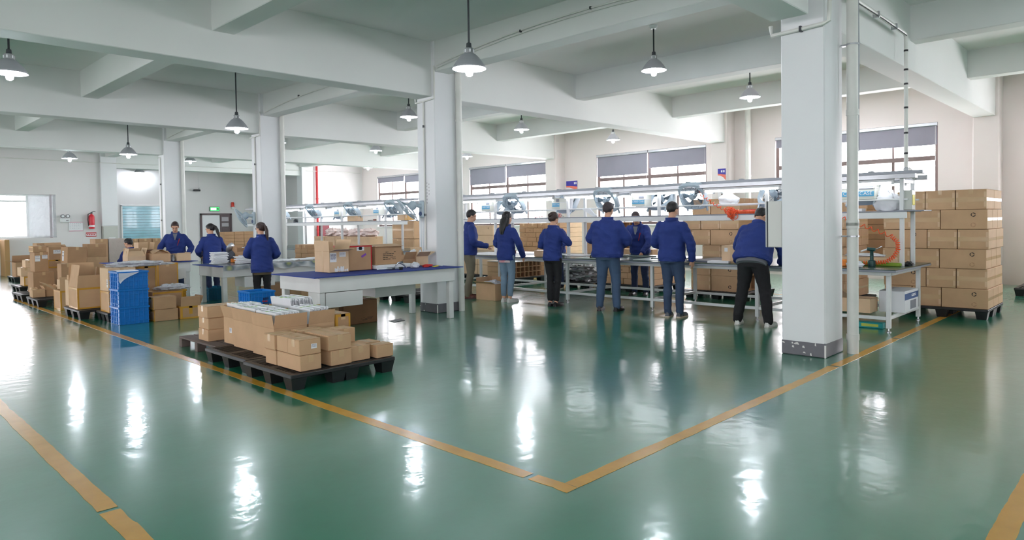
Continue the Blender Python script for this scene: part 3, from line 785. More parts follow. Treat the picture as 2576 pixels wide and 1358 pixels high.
# big wrapped cartons at the back, left
G3 = 'large cartons along the back, left'
for k, (x_, y_, w_, h_, lb) in enumerate(((5.04,20.0,.29,1.12,'large carton left of the plastic wrapped one'),(5.36,20.0,.46,1.12,'large carton in shiny plastic wrap behind the seated man'),(5.95,20.1,.14,1.1,'large upright carton right of the seated man'),(6.11,20.1,.32,1.1,'wide large carton below the blue shutter'),(6.45,20.1,.2,1.1,'narrow large carton at the column'))):
    c = carton(lb, x_, y_, .001, w_, .5, h_, m=M_card_d, group=G3)
    if k == 1:
        MB().bbox(-.012,-.012,.05,w_+.012,.512,h_+.01,.02).build('plastic_wrap', mat_clear('shiny_wrap', (235,238,242), .62, .12, .8, 12), c)
    if k == 3: patch(c, 'y', .02, .75, .28, .04, M_tape, 'tape', (w_,.5,h_))

# ------------------------------------------------------------------ white tables with blue tops
def table(label, x0, y0, x1, y1, zt, mat_top=True, drawers=(), inset=(.10,.05)):
    t = thing('work_table', label, 'table', (x0, y0, 0)); w, d = x1-x0, y1-y0; a, b = inset
    MB().bbox(a, b, zt-.205, w-a*1.3, d-b, zt-.022, .004).build('apron', M_whitewood, t)
    MB().bbox(a-.03, b-.02, zt-.022, w-a, d-b+.02, zt-.012, .002).build('table_board', M_whitewood, t)
    lg = MB().bbox(-.04,-.04,0,.04,.04,zt-.205,.006).mesh('leg', M_whitewood)
    for (x_, y_) in ((a+.05,b+.06),(w-a*1.3-.05,b+.06),(a+.05,d-b-.06),(w-a*1.3-.05,d-b-.06)): link('leg', lg, t, (x_, y_, 0))
    if mat_top:
        # felt mat with soft edge
        mb = MB(); nx, ny = 24, 10; vs = []; fs = []
        for j in range(ny+1):
            for k in range(nx+1):
                u, v = k/nx, j/ny; e = 1 if (j in (0,ny) or k in (0,nx)) else 0
                z = zt-.002*e + .0025*noise.noise((u*9, v*5, x0)); vs.append((u*w, v*d, z))
        o_ = len(vs)
        for j in range(ny+1):
            for k in range(nx+1): vs.append((k/nx*w, j/ny*d, zt-.012))
        for j in range(ny):
            for k in range(nx): q = j*(nx+1)+k; fs.append((q,q+1,q+nx+2,q+nx+1)); fs.append((o_+q,o_+q+nx+1,o_+q+nx+2,o_+q+1))
        for k in range(nx): fs.append((k,o_+k,o_+k+1,k+1)); q = ny*(nx+1)+k; fs.append((q,q+1,o_+q+1,o_+q))
        for j in range(ny): q = j*(nx+1); fs.append((q,q+nx+1,o_+q+nx+1,o_+q)); q += nx; fs.append((q,o_+q,o_+q+nx+1,q+nx+1))
        mb.add(vs, fs); mb.build('table_mat', M_blue_cloth, t, smooth=True)
    for (dx, dy, dw, dd) in drawers:
        dr = MB().bbox(dx, dy, zt-.40, dx+dw, dy+dd, zt-.212, .004).build('drawer', M_whitewood, t)
        MB().bbox(dx-.012, dy-.014, zt-.405, dx+dw+.012, dy-.001, zt-.214, .003).build('drawer_front', M_whitewood, dr)
    return t
table('long white table with a blue felt top in front of the column', 4.28, 7.60, 6.74, 8.74, .765, drawers=((.20,.07,.52,.45),(1.3,.6,.7,.42)))
table('white table with pattern plastic cover beside the ponytailed woman', 4.86, 11.9, 7.3, 13.05, .715, mat_top=True, drawers=((.5,.06,.55,.42),))
table('white table with a blue felt top where the man faces the camera', 3.74, 13.52, 5.15, 14.62, .757)
# patterned clear cover hanging over the second table
b = MB(); vs = []; fs = []; NX = 30; prof = [(12.95,.722),(12.5,.724),(12.1,.724),(11.9,.722),(11.888,.70),(11.89,.66),(11.885,.62)]
for j, (yy, zz) in enumerate(prof):
    for k in range(NX+1):
        x_ = 4.95+2.3*k/NX; dz = (0 if j < 4 else .03*noise.noise((x_*3, j*.3, 0))*(j-3)); vs.append((x_, yy-(.012*noise.noise((x_*5,j,3)) if j > 3 else 0)-.004, zz+dz))
for j in range(len(prof)-1):
    for k in range(NX): q = j*(NX+1)+k; fs.append((q,q+1,q+NX+2,q+NX+1))
def mat_cover():
    m = mat_clear('patterned_cover', (150,160,165), .25, .15); nt = m.node_tree; n = nt.nodes; l = nt.links
    tc = n.new('ShaderNodeTexCoord'); v = n.new('ShaderNodeTexVoronoi'); v.inputs['Scale'].default_value = 5
    r = n.new('ShaderNodeValToRGB'); r.color_ramp.elements[0].color = lin((186,190,120))+(1,); r.color_ramp.elements[1].color = lin((118,130,138))+(1,); r.color_ramp.elements[0].position = .1; r.color_ramp.elements[1].position = .35
    e = r.color_ramp.elements.new(.75); e.color = lin((214,216,218))+(1,)
    l.new(tc.outputs['Object'], v.inputs['Vector']); l.new(v.outputs['Distance'], r.inputs[0]); l.new(r.outputs[0], n['Principled BSDF'].inputs['Base Color'])
    return m
o = b.add(vs, fs).build('table_cover', mat_cover(), smooth=True); tag(o, 'patterned clear plastic cover hanging over the second white table', 'tablecloth')

# things on the long blue table
ZT = .772
c = carton('tall open carton with two white labels on the blue table', 4.80, 8.12, ZT, .30, .38, .285, m=M_card_l, flaps=(88,10,70,80), flen=(.145,.16,.16,.12))
label_on(c, 'y', .01, .14, .10, .125, (.3,.38,.285), 5, 3); label_on(c, 'y', .155, .205, .1, .065, (.3,.38,.285), 3, 4)
b = MB(); rnd = random.Random(3)
for k in range(14): u = rnd.uniform(.02,.27); b.box(u, -.002-.0004*k, .005+rnd.random()*.01, u+rnd.uniform(.01,.03), -.0005, rnd.uniform(.02,.08))
b.build('torn_paper', M_paper, c)
patch(c, 'x', .15, .0, .05, .285, M_tape, 'tape', (.3,.38,.285))
c = carton('closed carton with red edges and purple sticker on the blue table', 5.14, 8.18, ZT, .38, .40, .345, m=M_card_d)
for (f, W) in (('y',.38),('x',.40)):
    patch(c, f, W-.02, .002, .018, .34, M_red, 'red_edge', (.38,.4,.345)); patch(c, f, 0, .327, W, .017, M_red, 'red_edge', (.38,.4,.345), .0024)
label_on(c, 'y', .13, .275, .12, .065, (.38,.4,.345), 2, 5); patch(c, 'y', .2, .19, .085, .03, mat('purple_sticker', (128,70,170), .5), 'sticker', (.38,.4,.345), .002, 28)
o = MB().bbox(5.55, 8.12, ZT, 6.17, 8.52, ZT+.055, .008).build('foam_slab', mat('white_foam', (238,240,240), .7, var=.05, vscale=20)); tag(o, 'white foam slab under the printed carton on the blue table', 'foam')
c = carton('printed brown carton on the white foam slab', 5.58, 8.18, ZT+.057, .46, .33, .26, m=M_card_d)
textbars(c, 'y', .13, .06, .22, .13, (.46,.33,.26), 5, 6)
MB().quadslab((-.01,-.03,.262),(.47,-.03,.258),(.46,.17,.29),(0,.17,.285),.004).build('loose_flap', M_card, c)
o = MB().tube([(5.42,7.92,ZT+.015),(5.58,7.85,ZT+.018),(5.75,7.80,ZT+.016)], .009, 8).build('rod', M_alu, smooth=True)
t = thing('metal_clamp', 'silver metal clamp lying on the front of the blue table', 'tool', (0,0,0)); o.parent = t
MB().cyl((5.56,7.87,ZT+.018),(5.66,7.83,ZT+.018), .016, n=10).build('grip', M_dark, t, smooth=True); MB().cyl((5.72,7.815,ZT+.016),(5.77,7.80,ZT+.016), .02, n=10).build('end_cap', M_black, t, smooth=True)
t = thing('metal_bracket', 'bent shiny steel bracket standing on the blue table', 'tool', (5.88,7.98,ZT))
MB().tube([(-.1,.03,.012),(-.045,.01,.085),(.0,0,.09)], .011, 8).build('arm', M_alu, t, smooth=True); MB().tube([(-.03,0,.09),(.03,-.03,.05),(.06,-.045,.012)], .014, 8).build('arm', M_alu, t, smooth=True); MB().box(-.02,-.02,.078,.02,.012,.1).build('joint', M_dark, t)
# clutter at the right back of the blue table
carton('open carton with a sagging flap at the right of the blue table', 6.20, 8.36, ZT, .22, .26, .10, m=M_card_d, flaps=(150,60,20,70), flen=.13)
carton('open carton with wide flaps before the column on the blue table', 6.40, 8.30, ZT, .2, .2, .14, m=M_card_l, flaps=(120,30,25,75), flen=.14, tilt=(0,0,R(-14)))
carton('small brown box near the column on the blue table', 6.22, 8.64, ZT, .16, .09, .2, m=M_card_d)
def lump(name, label, cat, loc, sc, m, seed=0, amp=.35, freq=2.2, group=None, parent=None, n=(20,14)):
    """crumpled soft thing"""
    b = MB().sphere((0,0,0), 1, n[0], n[1]); vs = []
    for p in b.v:
        q = Vector(p); a = 1+amp*noise.noise(q*freq+Vector((seed*7.3,seed*1.7,0)))+amp*.5*noise.noise(q*freq*2.7+Vector((seed,3,seed)))
        q = Vector((q.x*a*sc[0], q.y*a*sc[1], max(-.55, q.z*a)*sc[2])); vs.append(q)
    mz = min(v.z for v in vs); b.v = [(v.x, v.y, v.z-mz) for v in vs]
    o = b.build(name, m, parent, loc, smooth=True)
    if parent is None: tag(o, label, cat, group)
    return o
M_bag = mat('white_plastic_bag', (228,230,234), .3, bump=.5, bscale=14)
M_silver = mat('silver_bag', (170,172,174), .28, metal=.55, bump=.9, bscale=9, var=.35, vscale=7)
lump('plastic_bag', 'white plastic bag on the blue table near the red cloth', 'plastic bag', (6.12,7.98,ZT), (.07,.06,.05), M_bag, 2)
lump('plastic_bag', 'clear plastic bag on the small brown box by the column', 'plastic bag', (6.52,8.46,ZT+.16), (.09,.08,.055), M_bag, 5)
lump('red_cloth', 'red cloth on the right of the blue table', 'cloth', (6.36,7.98,ZT), (.1,.05,.022), mat('red_cloth', (206,44,40), .7), 8)
o = MB().bbox(6.2,7.86,ZT,6.3,7.88,ZT+.012,.003).build('red_knife', M_red); tag(o, 'red handled cutter at the front of the blue table', 'tool')
t = thing('yellow_pliers', 'pliers with yellow grips on the right front of the blue table', 'tool', (6.42,7.80,ZT+.008))
for s_ in (-1,1): MB().tube([(-.09,.02*s_,0),(-.03,.016*s_,.004),(.0,0,.006)], .008, 6).build('grip', M_yellow_sign, t, smooth=True)
MB().tube([(0,0,.006),(.05,.004,.004),(.08,.0,.002)], .006, 6).build('jaw', M_alu, t, smooth=True)
t = thing('tape_dispenser', 'turquoise tape dispenser standing behind the long table', 'tool', (6.42,8.66,ZT)); mt_ = mat('turquoise_plastic', (30,150,190), .4)
MB().bbox(-.02,-.015,0,.02,.015,.13,.006).build('handle', mt_, t); MB().bbox(-.045,-.02,.13,.05,.02,.155,.006).build('head', mt_, t)

# carton under the long table, far pallet
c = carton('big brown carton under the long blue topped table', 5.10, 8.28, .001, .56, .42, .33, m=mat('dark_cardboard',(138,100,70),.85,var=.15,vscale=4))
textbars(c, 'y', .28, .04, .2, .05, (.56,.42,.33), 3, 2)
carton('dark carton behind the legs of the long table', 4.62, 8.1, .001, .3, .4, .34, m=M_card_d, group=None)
o = MB().quadslab((5.75,8.0,.001),(5.98,8.05,.001),(6.05,8.25,.001),(5.8,8.2,.001),.004).build('cardboard_scrap', M_dark); tag(o, 'flat dark scrap lying on the floor right of the carton', 'scrap')
pallet('empty black pallet behind the long table', 7.32, 9.75, 1.08, .93)

# things on the second and third table
def pack_pile(label, x, y, z, n, w, d, seed):
    rnd = random.Random(seed)
    for i in range(n):
        o = link('paper_pack', PKM, None, (x+rnd.uniform(-.02,.02), y+rnd.uniform(-.01,.01), z+i*.0165), (R(rnd.uniform(-1,1)), R(rnd.uniform(-1.2,1.2)), R(rnd.uniform(-4,4))))
        tag(o, 'white pack lying in %s, %s from the bottom' % (label, ORD[i]), 'pack', 'white packs in '+label)
PKM = MB().bbox(0,0,0,.26,.19,.014,.004).mesh('pack_flat', M_pack)
pack_pile('the left pile on the patterned cover', 5.02, 12.45, .73, 13, .26, .19, 1)
pack_pile('the low front pile on the patterned cover', 5.33, 12.12, .73, 8, .26, .19, 2)
pack_pile('the right pile on the patterned cover', 5.78, 12.40, .73, 10, .26, .19, 3)
for k in range(7):
    rnd = random.Random(k+30)
    o = link('paper_pack', PKM, None, (6.1+.15*k, 12.1+.1*rnd.random(), .73+.003*k), (R(rnd.uniform(0,5)), R(rnd.uniform(-6,3)), R(rnd.uniform(-30,40)))); tag(o, 'loose white pack on the right of the patterned cover, %s from the left' % ORD[k], 'pack', 'loose white packs on the patterned cover')
o = link('paper_pack', PKM, None, (5.62,12.05,.76), (R(-4), R(24), R(12))); tag(o, 'single white pack leaning on the low front pile', 'pack')
c = carton('open box with wrapped goods and a long label on the second table', 5.55, 12.72, .73, .22, .22, .2, m=M_card_d, flaps=(90,60,90,80), flen=.08, tilt=(R(6),0,0)); label_on(c, 'y', .03, .08, .16, .05, (.22,.22,.2), 2, 2)
lump('plastic_bag', 'crumpled clear bag in the open box on the second table', 'plastic bag', (5.75,12.8,.86), (.09,.08,.09), M_bag, 4)
t = thing('steel_bowl', 'shiny steel bowl lying on its side beyond the second table', 'bowl', (5.55,12.9,.98), (R(-65),0,R(30)))
MB().lathe([(.0,0),(.05,.004),(.09,.03),(.105,.06),(.1,.06),(.086,.034),(.048,.009),(0,.005)], 24).build('bowl', M_alu, t, smooth=True)
lump('dark_cloth', 'dark grey cloth heap under the steel bowl', 'cloth', (5.5,12.88,.73), (.16,.12,.13), mat('dark_cloth',(86,90,100),.8), 3)
lump('blue_cloth', 'folded blue cloth behind the low pile of packs', 'cloth', (5.75,12.62,.73), (.14,.07,.04), M_blue_cloth, 7, .15)
o = MB().bbox(5.44,12.64,.73,5.56,12.74,.80,.01).build('orange_tray', mat('orange_plastic',(226,130,40),.5)); tag(o, 'small orange tray left of the folded blue cloth', 'tray')
o = MB().bbox(5.98,12.62,.73,6.06,12.72,.80,.01).build('orange_box', mat('orange_plastic',(226,130,40),.5)); tag(o, 'small orange box right of the folded blue cloth', 'box')
Z3 = .764
c = carton('closed carton with tented flaps on the front of the third table', 4.36, 13.62, Z3, .32, .36, .15, m=M_card, flaps=(150,160,150,160), flen=.15)
c = carton('open carton with a raised round flap on the third table', 3.98, 13.75, Z3, .3, .3, .12, m=M_card_l, flaps=(100,140,75,110), flen=.15)
carton('open carton before the man facing the camera', 4.79, 13.60, Z3, .25, .30, .135, m=M_card_l, flaps=(None,92,80,None), flen=.02)
lump('plastic_bag', 'clear plastic wrapped goods between the two cartons on the third table', 'plastic bag', (4.735,13.70,Z3), (.042,.06,.08), M_silver, 12)
carton('low carton right of the one before the man', 4.85, 14.05, Z3, .26, .26, .11, m=M_card_l)
carton('upright carton with a raised flap left of the man facing the camera', 4.30, 14.2, Z3, .26, .26, .16, m=M_card_l, flaps=(90,20,80,85), flen=.2)
lump('grey_bag', 'flat grey bag at the right end of the third table', 'bag', (4.98,13.97,Z3), (.09,.045,.02), mat('grey_bag',(126,128,130),.6), 3)
lump('plastic_sheet', 'crumpled clear plastic sheet lying over the cartons by the crates', 'plastic bag', (3.55,11.72,.81), (.42,.22,.05), mat_clear('milky_plastic2',(228,230,236),.35,.2,.9,16), 21, .5, 2.6, n=(36,22))
lump('plastic_sheet', 'clear plastic sheet on the cartons right of the crates', 'plastic bag', (3.95,11.5,.42), (.24,.16,.05), mat_clear('milky_plastic2',(228,230,236),.35,.2,.9,16), 22, .6, 2.6, n=(30,18))
# crates and boxes below the tables
o = make_crate(.36,.4,.24, mat('teal_crate',(22,104,140),.4)); o.location = (4.55,14.85,.25); tag(o, 'teal crate seen under the tables near the white leg', 'crate')
carton('carton carrying the teal crate', 4.5, 14.82, .001, .45, .45, .246, m=M_card_d)
o = make_crate(.34,.4,.24, mat('teal_crate',(22,104,140),.4)); o.location = (5.2,13.2,.001); tag(o, 'teal crate on the floor between the legs of the second table', 'crate')
o = make_crate(.26,.3,.2, mat('yellow_crate',(206,150,30),.4)); o.location = (4.02,11.75,.18); tag(o, 'yellow crate behind the open taped carton', 'crate')
carton('carton below the yellow crate', 4.0, 11.72, .001, .34, .36, .176, m=M_card_d)
o = MB().quadslab((4.05,12.9,.40),(4.62,12.7,.50),(4.62,12.72,.68),(4.05,12.92,.60),.02).build('white_board', M_whitewood); tag(o, 'tilted white board under the third table', 'board')
carton('brown carton on the floor under the second table', 6.0, 12.3, .001, .5, .4, .3, m=M_card_d)
carton('carton behind the legs of the ponytailed woman', 6.1, 11.3, .001, .4, .4, .42, m=M_card_d)

def open_end0(lb, x, y, z): return carton(lb, x, y, z, .32, .42, .107, m=M_card_d, top=False, group='stack right of the dark door')
# ------------------------------------------------------------------ long assembly benches
M_top = mat('dark_green_worktop', (62, 84, 76), .22, var=.15, vscale=6)
M_edge = mat('grey_edge', (136, 140, 152), .4)
M_tube = mat('lit_tube', (244, 248, 255), .4, emit=TUBE)
M_tray = mat('grey_cable_tray', (158, 162, 168), .5, metal=.2)
BX0, BX1 = 8.92, 10.56; LXF, LXB = 9.13, 10.46; PXN, PXF = 9.62, 10.12
def bench(label, y0, y1, legs, posts, tubes, shelf_y, name='assembly_bench'):
    t = thing(name, label, 'workbench', (0,0,0)); zt = .785
    MB().bbox(BX0, y0, zt-.012, BX1, y1, zt, .003).build('worktop', M_top, t)
    MB().bbox(BX0-.004, y0-.004, zt-.036, BX1+.004, y1+.004, zt-.012, .004).build('worktop_edge', M_edge, t)
    for x_ in (LXF, LXB): MB().bbox(x_-.02, y0+.1, zt-.09, x_+.02, y1-.1, zt-.036, .003).build('apron_rail', M_white, t)
    MB().bbox(LXF, y0+.1, zt-.09, LXB, y0+.14, zt-.036, .003).build('end_rail', M_white, t); MB().bbox(LXF, y1-.14, zt-.09, LXB, y1-.1, zt-.036, .003).build('end_rail', M_white, t)
    lg = MB().bbox(-.025,-.025,.05,.025,.025,zt-.088,.004).mesh('leg', M_white)
    fm = MB().lathe([(.0,0),(.026,0),(.026,.012),(.012,.018),(.01,.052),(0,.052)], 12).mesh('levelling_foot', M_alu)
    for yl in legs:
        for x_ in (LXF, LXB):
            l_ = link('leg', lg, t, (x_, yl, 0)); link('levelling_foot', fm, l_)
        MB().bbox(LXF+.02, yl-.018, .155, LXB-.02, yl+.018, .195, .003).build('cross_rail', M_white, t)
    for x_ in (LXF, LXB): MB().bbox(x_-.018, legs[0], .15, x_+.018, legs[-1], .19, .003).build('lower_rail', M_white, t)
    # rack over the bench
    pm = MB().bbox(-.024,-.024,zt,.024,.024,1.90,.004).mesh('post', M_white)
    for yp in posts:
        for x_ in (PXN, PXF): link('post', pm, t, (x_, yp, 0))
        MB().bbox(PXN, yp-.018, 1.845, PXF, yp+.018, 1.89, .003).build('top_cross_rail', M_white, t)
    s0, s1 = shelf_y
    MB().bbox(PXN-.07, s0, 1.395, PXN-.045, s1, 1.475, .003).build('shelf_fascia', M_white, t)
    MB().bbox(PXN-.075, s0, 1.476, PXF+.12, s1, 1.490, .003).build('shelf', M_edge, t)
    MB().bbox(PXN-.02, s0, 1.625, PXN+.02, s1, 1.645, .003).build('middle_rail', M_white, t)
    MB().bbox(PXF-.02, s0, 1.625, PXF+.02, s1, 1.645, .003).build('middle_rail', M_white, t)
    MB().bbox(PXN-.10, s0-.1, 1.895, PXN+.02, s1, 1.955, .004).build('light_rail', M_alu, t)
    MB().bbox(PXF-.02, s0-.1, 1.895, PXF+.10, s1, 1.955, .004).build('light_rail', M_alu, t)
    MB().bbox(PXN+.03, s0-.15, 1.956, PXN+.17, s1, 2.0, .004).build('cable_tray', M_tray, t)
    MB().cyl((PXN+.21, s0-.1, 1.99), (PXN+.21, s1, 1.99), .017, n=8).build('air_pipe', M_pipe, t, smooth=True)
    hb = MB().bbox(-.02,-.06,1.955,.06,.0,2.02,.006).mesh('pipe_bracket', M_tray)
    for k in range(int((s1-s0)/.9)): link('pipe_bracket', hb, t, (PXN+.12, s0+.5+.9*k, 0))
    for (a, b) in tubes:
        for x_ in (PXN-.04, PXF+.04):
            f_ = MB().bbox(x_-.03, a, 1.862, x_+.03, b, 1.894, .004).build('light_fitting', M_white, t)
            MB().cyl((x_, a+.03, 1.845), (x_, b-.03, 1.845), .015, n=10).build('tube', M_tube, f_, smooth=True)
            for e in (a, b-.03): MB().bbox(x_-.022, e, 1.826, x_+.022, e+.03, 1.866, .004).build('tube_holder', M_white, f_)
    return t
bench('long assembly bench with overhead rack where the workers stand', 2.36, 11.45, (2.49, 4.15, 5.85, 7.57, 9.25, 11.2), (2.47, 4.22, 6.02, 7.94, 9.85, 11.3),
      [(2.55,3.75),(4.0,5.2),(5.32,6.55),(6.8,8.0),(8.25,9.45),(9.75,10.95)], (2.40, 11.4))
bench('second assembly bench with overhead rack beyond the column', 12.75, 21.2, (12.9, 14.6, 16.4, 18.2, 20.9), (13.65, 15.6, 17.5, 19.6),
      [(13.2,14.4),(14.8,16.0),(16.3,17.5),(17.7,18.9),(19.2,20.4)], (12.72, 21.1))
# little sign plate on the near fascia
o = MB().bbox(PXN-.0715,5.15,1.40,PXN-.0702,5.3,1.43,.0003).build('shelf_label', M_paper); tag(o, 'small paper label on the bench shelf fascia', 'label')

# ------------------------------------------------------------------ square fans hung on the racks
M_fan = mat('pale_blue_fan', (182, 198, 208), .4); M_fand = mat('fan_grille', (104, 120, 132), .4); M_blade = mat('fan_blade', (70, 84, 94), .4)
def make_rack_fan(sz=.36):
    t = thing('rack_fan', 'x', 'fan'); r = sz*.46
    # housing: rounded square ring, front at -z
    n = 36; vs = []; fs = []
    def sq(a, s): c, d = math.cos(a), math.sin(a); k = (abs(c)**4+abs(d)**4)**.25; return (s*c/k, s*d/k)
    rings = [(r, 0, .0), (sz*.5, 1, .004), (sz*.52, 1, .02), (sz*.5, 1, .11), (r*1.02, 0, .115), (r*.98, 0, .02)]
    for (s_, q, z_) in rings:
        for k in range(n):
            a = 2*PI*k/n
            p = sq(a, s_) if q else (s_*math.cos(a), s_*math.sin(a)); vs.append((p[0], p[1], z_))
    m_ = len(rings)
    for i in range(m_):
        for k in range(n): fs.append((i*n+k, i*n+(k+1)%n, ((i+1)%m_)*n+(k+1)%n, ((i+1)%m_)*n+k))
    MB().add(vs, fs).build('housing', M_fan, t, smooth=True)
    g = MB()
    for q in range(10):
        rr = r*(.22+.78*q/10.0)
        g.tube([(rr*math.cos(2*PI*k/24), rr*math.sin(2*PI*k/24), -.004) for k in range(24)], .0035, 4, closed=True)
    for k in range(10): a = 2*PI*k/10; g.tube([(r*.2*math.cos(a), r*.2*math.sin(a), -.006), (r*.62*math.cos(a+.35), r*.62*math.sin(a+.35), -.005), (r*math.cos(a+.6), r*math.sin(a+.6), 0)], .0035, 4)
    g.build('grille', M_fand, t)
    MB().lathe([(0,-.014),(.03,-.012),(.042,-.004),(.042,.004),(0,.004)], 18).build('hub_cap', M_fan, t, smooth=True)
    bl = MB()
    for k in range(5):
        a0 = 2*PI*k/5; P = []
        for i in range(5):
            for j in range(3):
                a = a0+(j-1)*(.18+.12*i/4)+.1*i/4; rr = r*(.25+.62*i/4); P.append((rr*math.cos(a), rr*math.sin(a), .05+(j-1)*.014))
        bl.add(P, [(i*3+j, i*3+j+1, i*3+j+4, i*3+j+3) for i in range(4) for j in range(2)])
    bl.build('blades', M_blade, t, smooth=True)
    MB().lathe([(0,.03),(.05,.03),(.055,.07),(.04,.14),(0,.15)], 16).build('motor', M_fan, t, smooth=True)
    b = MB()
    for s_ in (-1,1): b.bbox(s_*sz*.40-.012, -sz*.52-.05, .05, s_*sz*.40+.012, -sz*.44, .085, .003)
    b.build('foot_clip', M_fan, t)
    return t
fan0 = make_rack_fan(.43)
FANS = [(9.60,9.33,1.75,-38,0,'rack fan beside the long haired woman, left of her head'), (9.60,7.10,1.75,-30,0,'rack fan right of the bun haired woman with closed spiral grille'), (9.60,5.42,1.76,-30,0,'rack fan above the man looking right, light shining through'),
 (10.1,4.30,1.75,-35,180,'rack fan seen from behind near the near column'), (10.1,6.25,1.75,-35,180,'rack fan seen from behind beside the card case box'), (10.1,8.3,1.74,-35,180,'rack fan seen from behind right of the white bucket'), (10.1,10.0,1.74,-35,180,'rack fan seen from behind left of the long haired woman'),(10.1,3.05,1.75,-35,180,'rack fan seen from behind by the drain pipe'),
 (9.60,13.35,1.76,-40,0,'pale rack fan behind the wall fan, second bench'), (9.60,15.15,1.76,-40,0,'dark rack fan over the red edged carton, second bench'), (9.60,17.1,1.76,-40,0,'rack fan at the middle of the second bench'), (9.6,18.9,1.76,-40,0,'rack fan at the far end of the second bench'), (10.1,14.0,1.74,-35,180,'rack fan seen from behind at the near end of the second bench'), (10.1,16.3,1.74,-35,180,'rack fan seen from behind on the second bench')]
for i, (x_, y_, z_, tl, rz, lb) in enumerate(FANS):
    o = fan0 if i == 0 else dup(fan0)
    o.location = (x_, y_, z_)
    f = Vector((-1,0,0)) if rz == 0 else Vector((1,0,0))
    d = (f*math.cos(R(tl)) + Vector((0,0,1))*math.sin(R(tl))).normalized()   # direction the grille faces
    zax = -d; xax = Vector((0,0,1)).cross(zax).normalized(); yax = zax.cross(xax)
    o.rotation_euler = Matrix((xax, yax, zax)).transposed().to_euler()
    tag(o, lb, 'fan', 'square fans on the bench racks')
# storage boxes on the middle rail
M_bcase = mat('case_blue', (90, 172, 214), .5); M_case = mat('case_white', (222, 224, 214), .6)
def text_obj(name, txt, size, m, parent, mtx, align='CENTER', ext=.0006):
    cu = bpy.data.curves.new(name, 'FONT'); cu.body = txt; cu.size = size; cu.align_x = align; cu.align_y = 'CENTER'; cu.extrude = ext
    o = bpy.data.objects.new(name, cu); COL.objects.link(o); dg = bpy.context.evaluated_depsgraph_get()
    me = bpy.data.meshes.new_from_object(o.evaluated_get(dg)); bpy.data.objects.remove(o); bpy.data.curves.remove(cu)
    me.transform(mtx); me.materials.clear(); me.materials.append(m)
    return link(name, me, parent)
FACEX = Matrix.Rotation(-PI/2, 4, 'Z') @ Matrix.Rotation(PI/2, 4, 'X')      # plane facing -x, text reads along -y
def facex(x, y, z): return Matrix.Translation((x, y, z)) @ FACEX
FACEY = Matrix.Rotation(PI/2, 4, 'X')
def case_box(label, y, w=.26, h=.2, n=0):
    t = thing('card_case_box', label, 'box', (PXN-.02, y, 1.648))
    MB().bbox(0,0,0,.2,w,h,.004).build('body', M_case, t); MB().bbox(-.003,.012,.04,0,w-.012,.105,.0008).build('blue_panel', M_bcase, t)
    text_obj('lettering', 'CARD CASE', .042*w/.26, M_paper, t, facex(-.0035, w/2, .077))
    MB().bbox(-.002,.02,.13,.0,w*.45,.18,.0004).build('printed_panel', M_edge, t); MB().bbox(-.004,-.004,h*.55,.204,w+.004,h*.6,.001).build('lid_line', M_paper, t)
case_box('card case box left of the long haired woman', 9.98); case_box('card case box in the white bucket right of the bun haired woman', 8.12, .2); case_box('card case box between the two heads of the men', 6.28); case_box('large card case box near the end of the long bench', 2.78, .42, .26)
case_box('card case box on the second bench near the red edged carton', 15.7, .24); case_box('card case box on the second bench near the wall fan', 13.9, .24)
t = thing('white_bucket', 'white plastic tub around the card case box', 'bucket', (PXN+.08, 8.22, 1.648)); MB().lathe([(0,0),(.13,0),(.15,.19),(.155,.2),(.145,.2),(.125,.008),(0,.008)], 20).build('tub', M_bag, t, smooth=True)
t.location.x = PXN+.27

for li in range(8):
    for k in range(3): open_end0('flat carton stacked right of the dark door, %s row up, %s from left' % (ORD[li], ORD[k]), 9.3+k*.33, 22.2, .35+li*.11)
carton('pale carton carrying the stack right of the dark door', 9.28, 22.15, .001, 1.02, .5, .345, m=M_card_l)
# orange spiral hoses
def helix(path, rad, turns, n=14):
    """spiral tube around a polyline"""
    P = [Vector(p) for p in path]; L = [0]
    for a, b in zip(P, P[1:]): L.append(L[-1]+(b-a).length)
    tot = L[-1]; N = int(turns*n); out = []
    for i in range(N+1):
        s = i/N; q = s*tot; k = max(j for j in range(len(P)-1) if L[j] <= q+1e-9); f = (q-L[k])/(L[k+1]-L[k]); c = P[k].lerp(P[k+1], f)
        tn = (P[k+1]-P[k]).normalized(); u = tn.cross(Vector((1,0,0))).normalized(); w = tn.cross(u); a = 2*PI*turns*s
        r_ = rad(s) if callable(rad) else rad
        out.append(c+(u*math.cos(a)+w*math.sin(a))*r_)
    return out
t = thing('air_hose', 'orange spiral air hose curling down to the right end of the bench', 'hose', (0,0,0))
MB().tube(helix([(9.5,3.2,1.44),(9.5,2.98,1.34),(9.5,2.75,1.25),(9.5,2.56,1.17)], .022, 8), .0055, 5).build('stretched_spiral', M_orange, t, smooth=True)
MB().tube(helix([(9.5,2.56,1.17),(9.5,2.49,1.10),(9.49,2.48,1.0),(9.46,2.52,.91),(9.43,2.60,.85),(9.40,2.72,.83),(9.38,2.86,.828)], .024, 24), .0055, 5).build('spiral', M_orange, t, smooth=True)
t = thing('air_hose', 'bundled orange air hose lying on the bench shelf', 'hose', (0,0,0))
b = MB(); rnd = random.Random(2)
for k in range(26):
    c = Vector((9.56+rnd.uniform(-.05,.05), 4.72+rnd.uniform(-.06,.06), 1.50+rnd.uniform(-.06,.05))); r_ = .05; a0 = rnd.random()*6; ax = Vector((rnd.uniform(-1,1), rnd.uniform(-1,1), rnd.uniform(-1,1))).normalized(); u = ax.orthogonal().normalized(); w = ax.cross(u)
    b.tube([c+(u*math.cos(2*PI*i/12)+w*math.sin(2*PI*i/12))*r_ for i in range(12)], .0055, 5, closed=True)
b.build('bundle', M_orange, t, smooth=True)
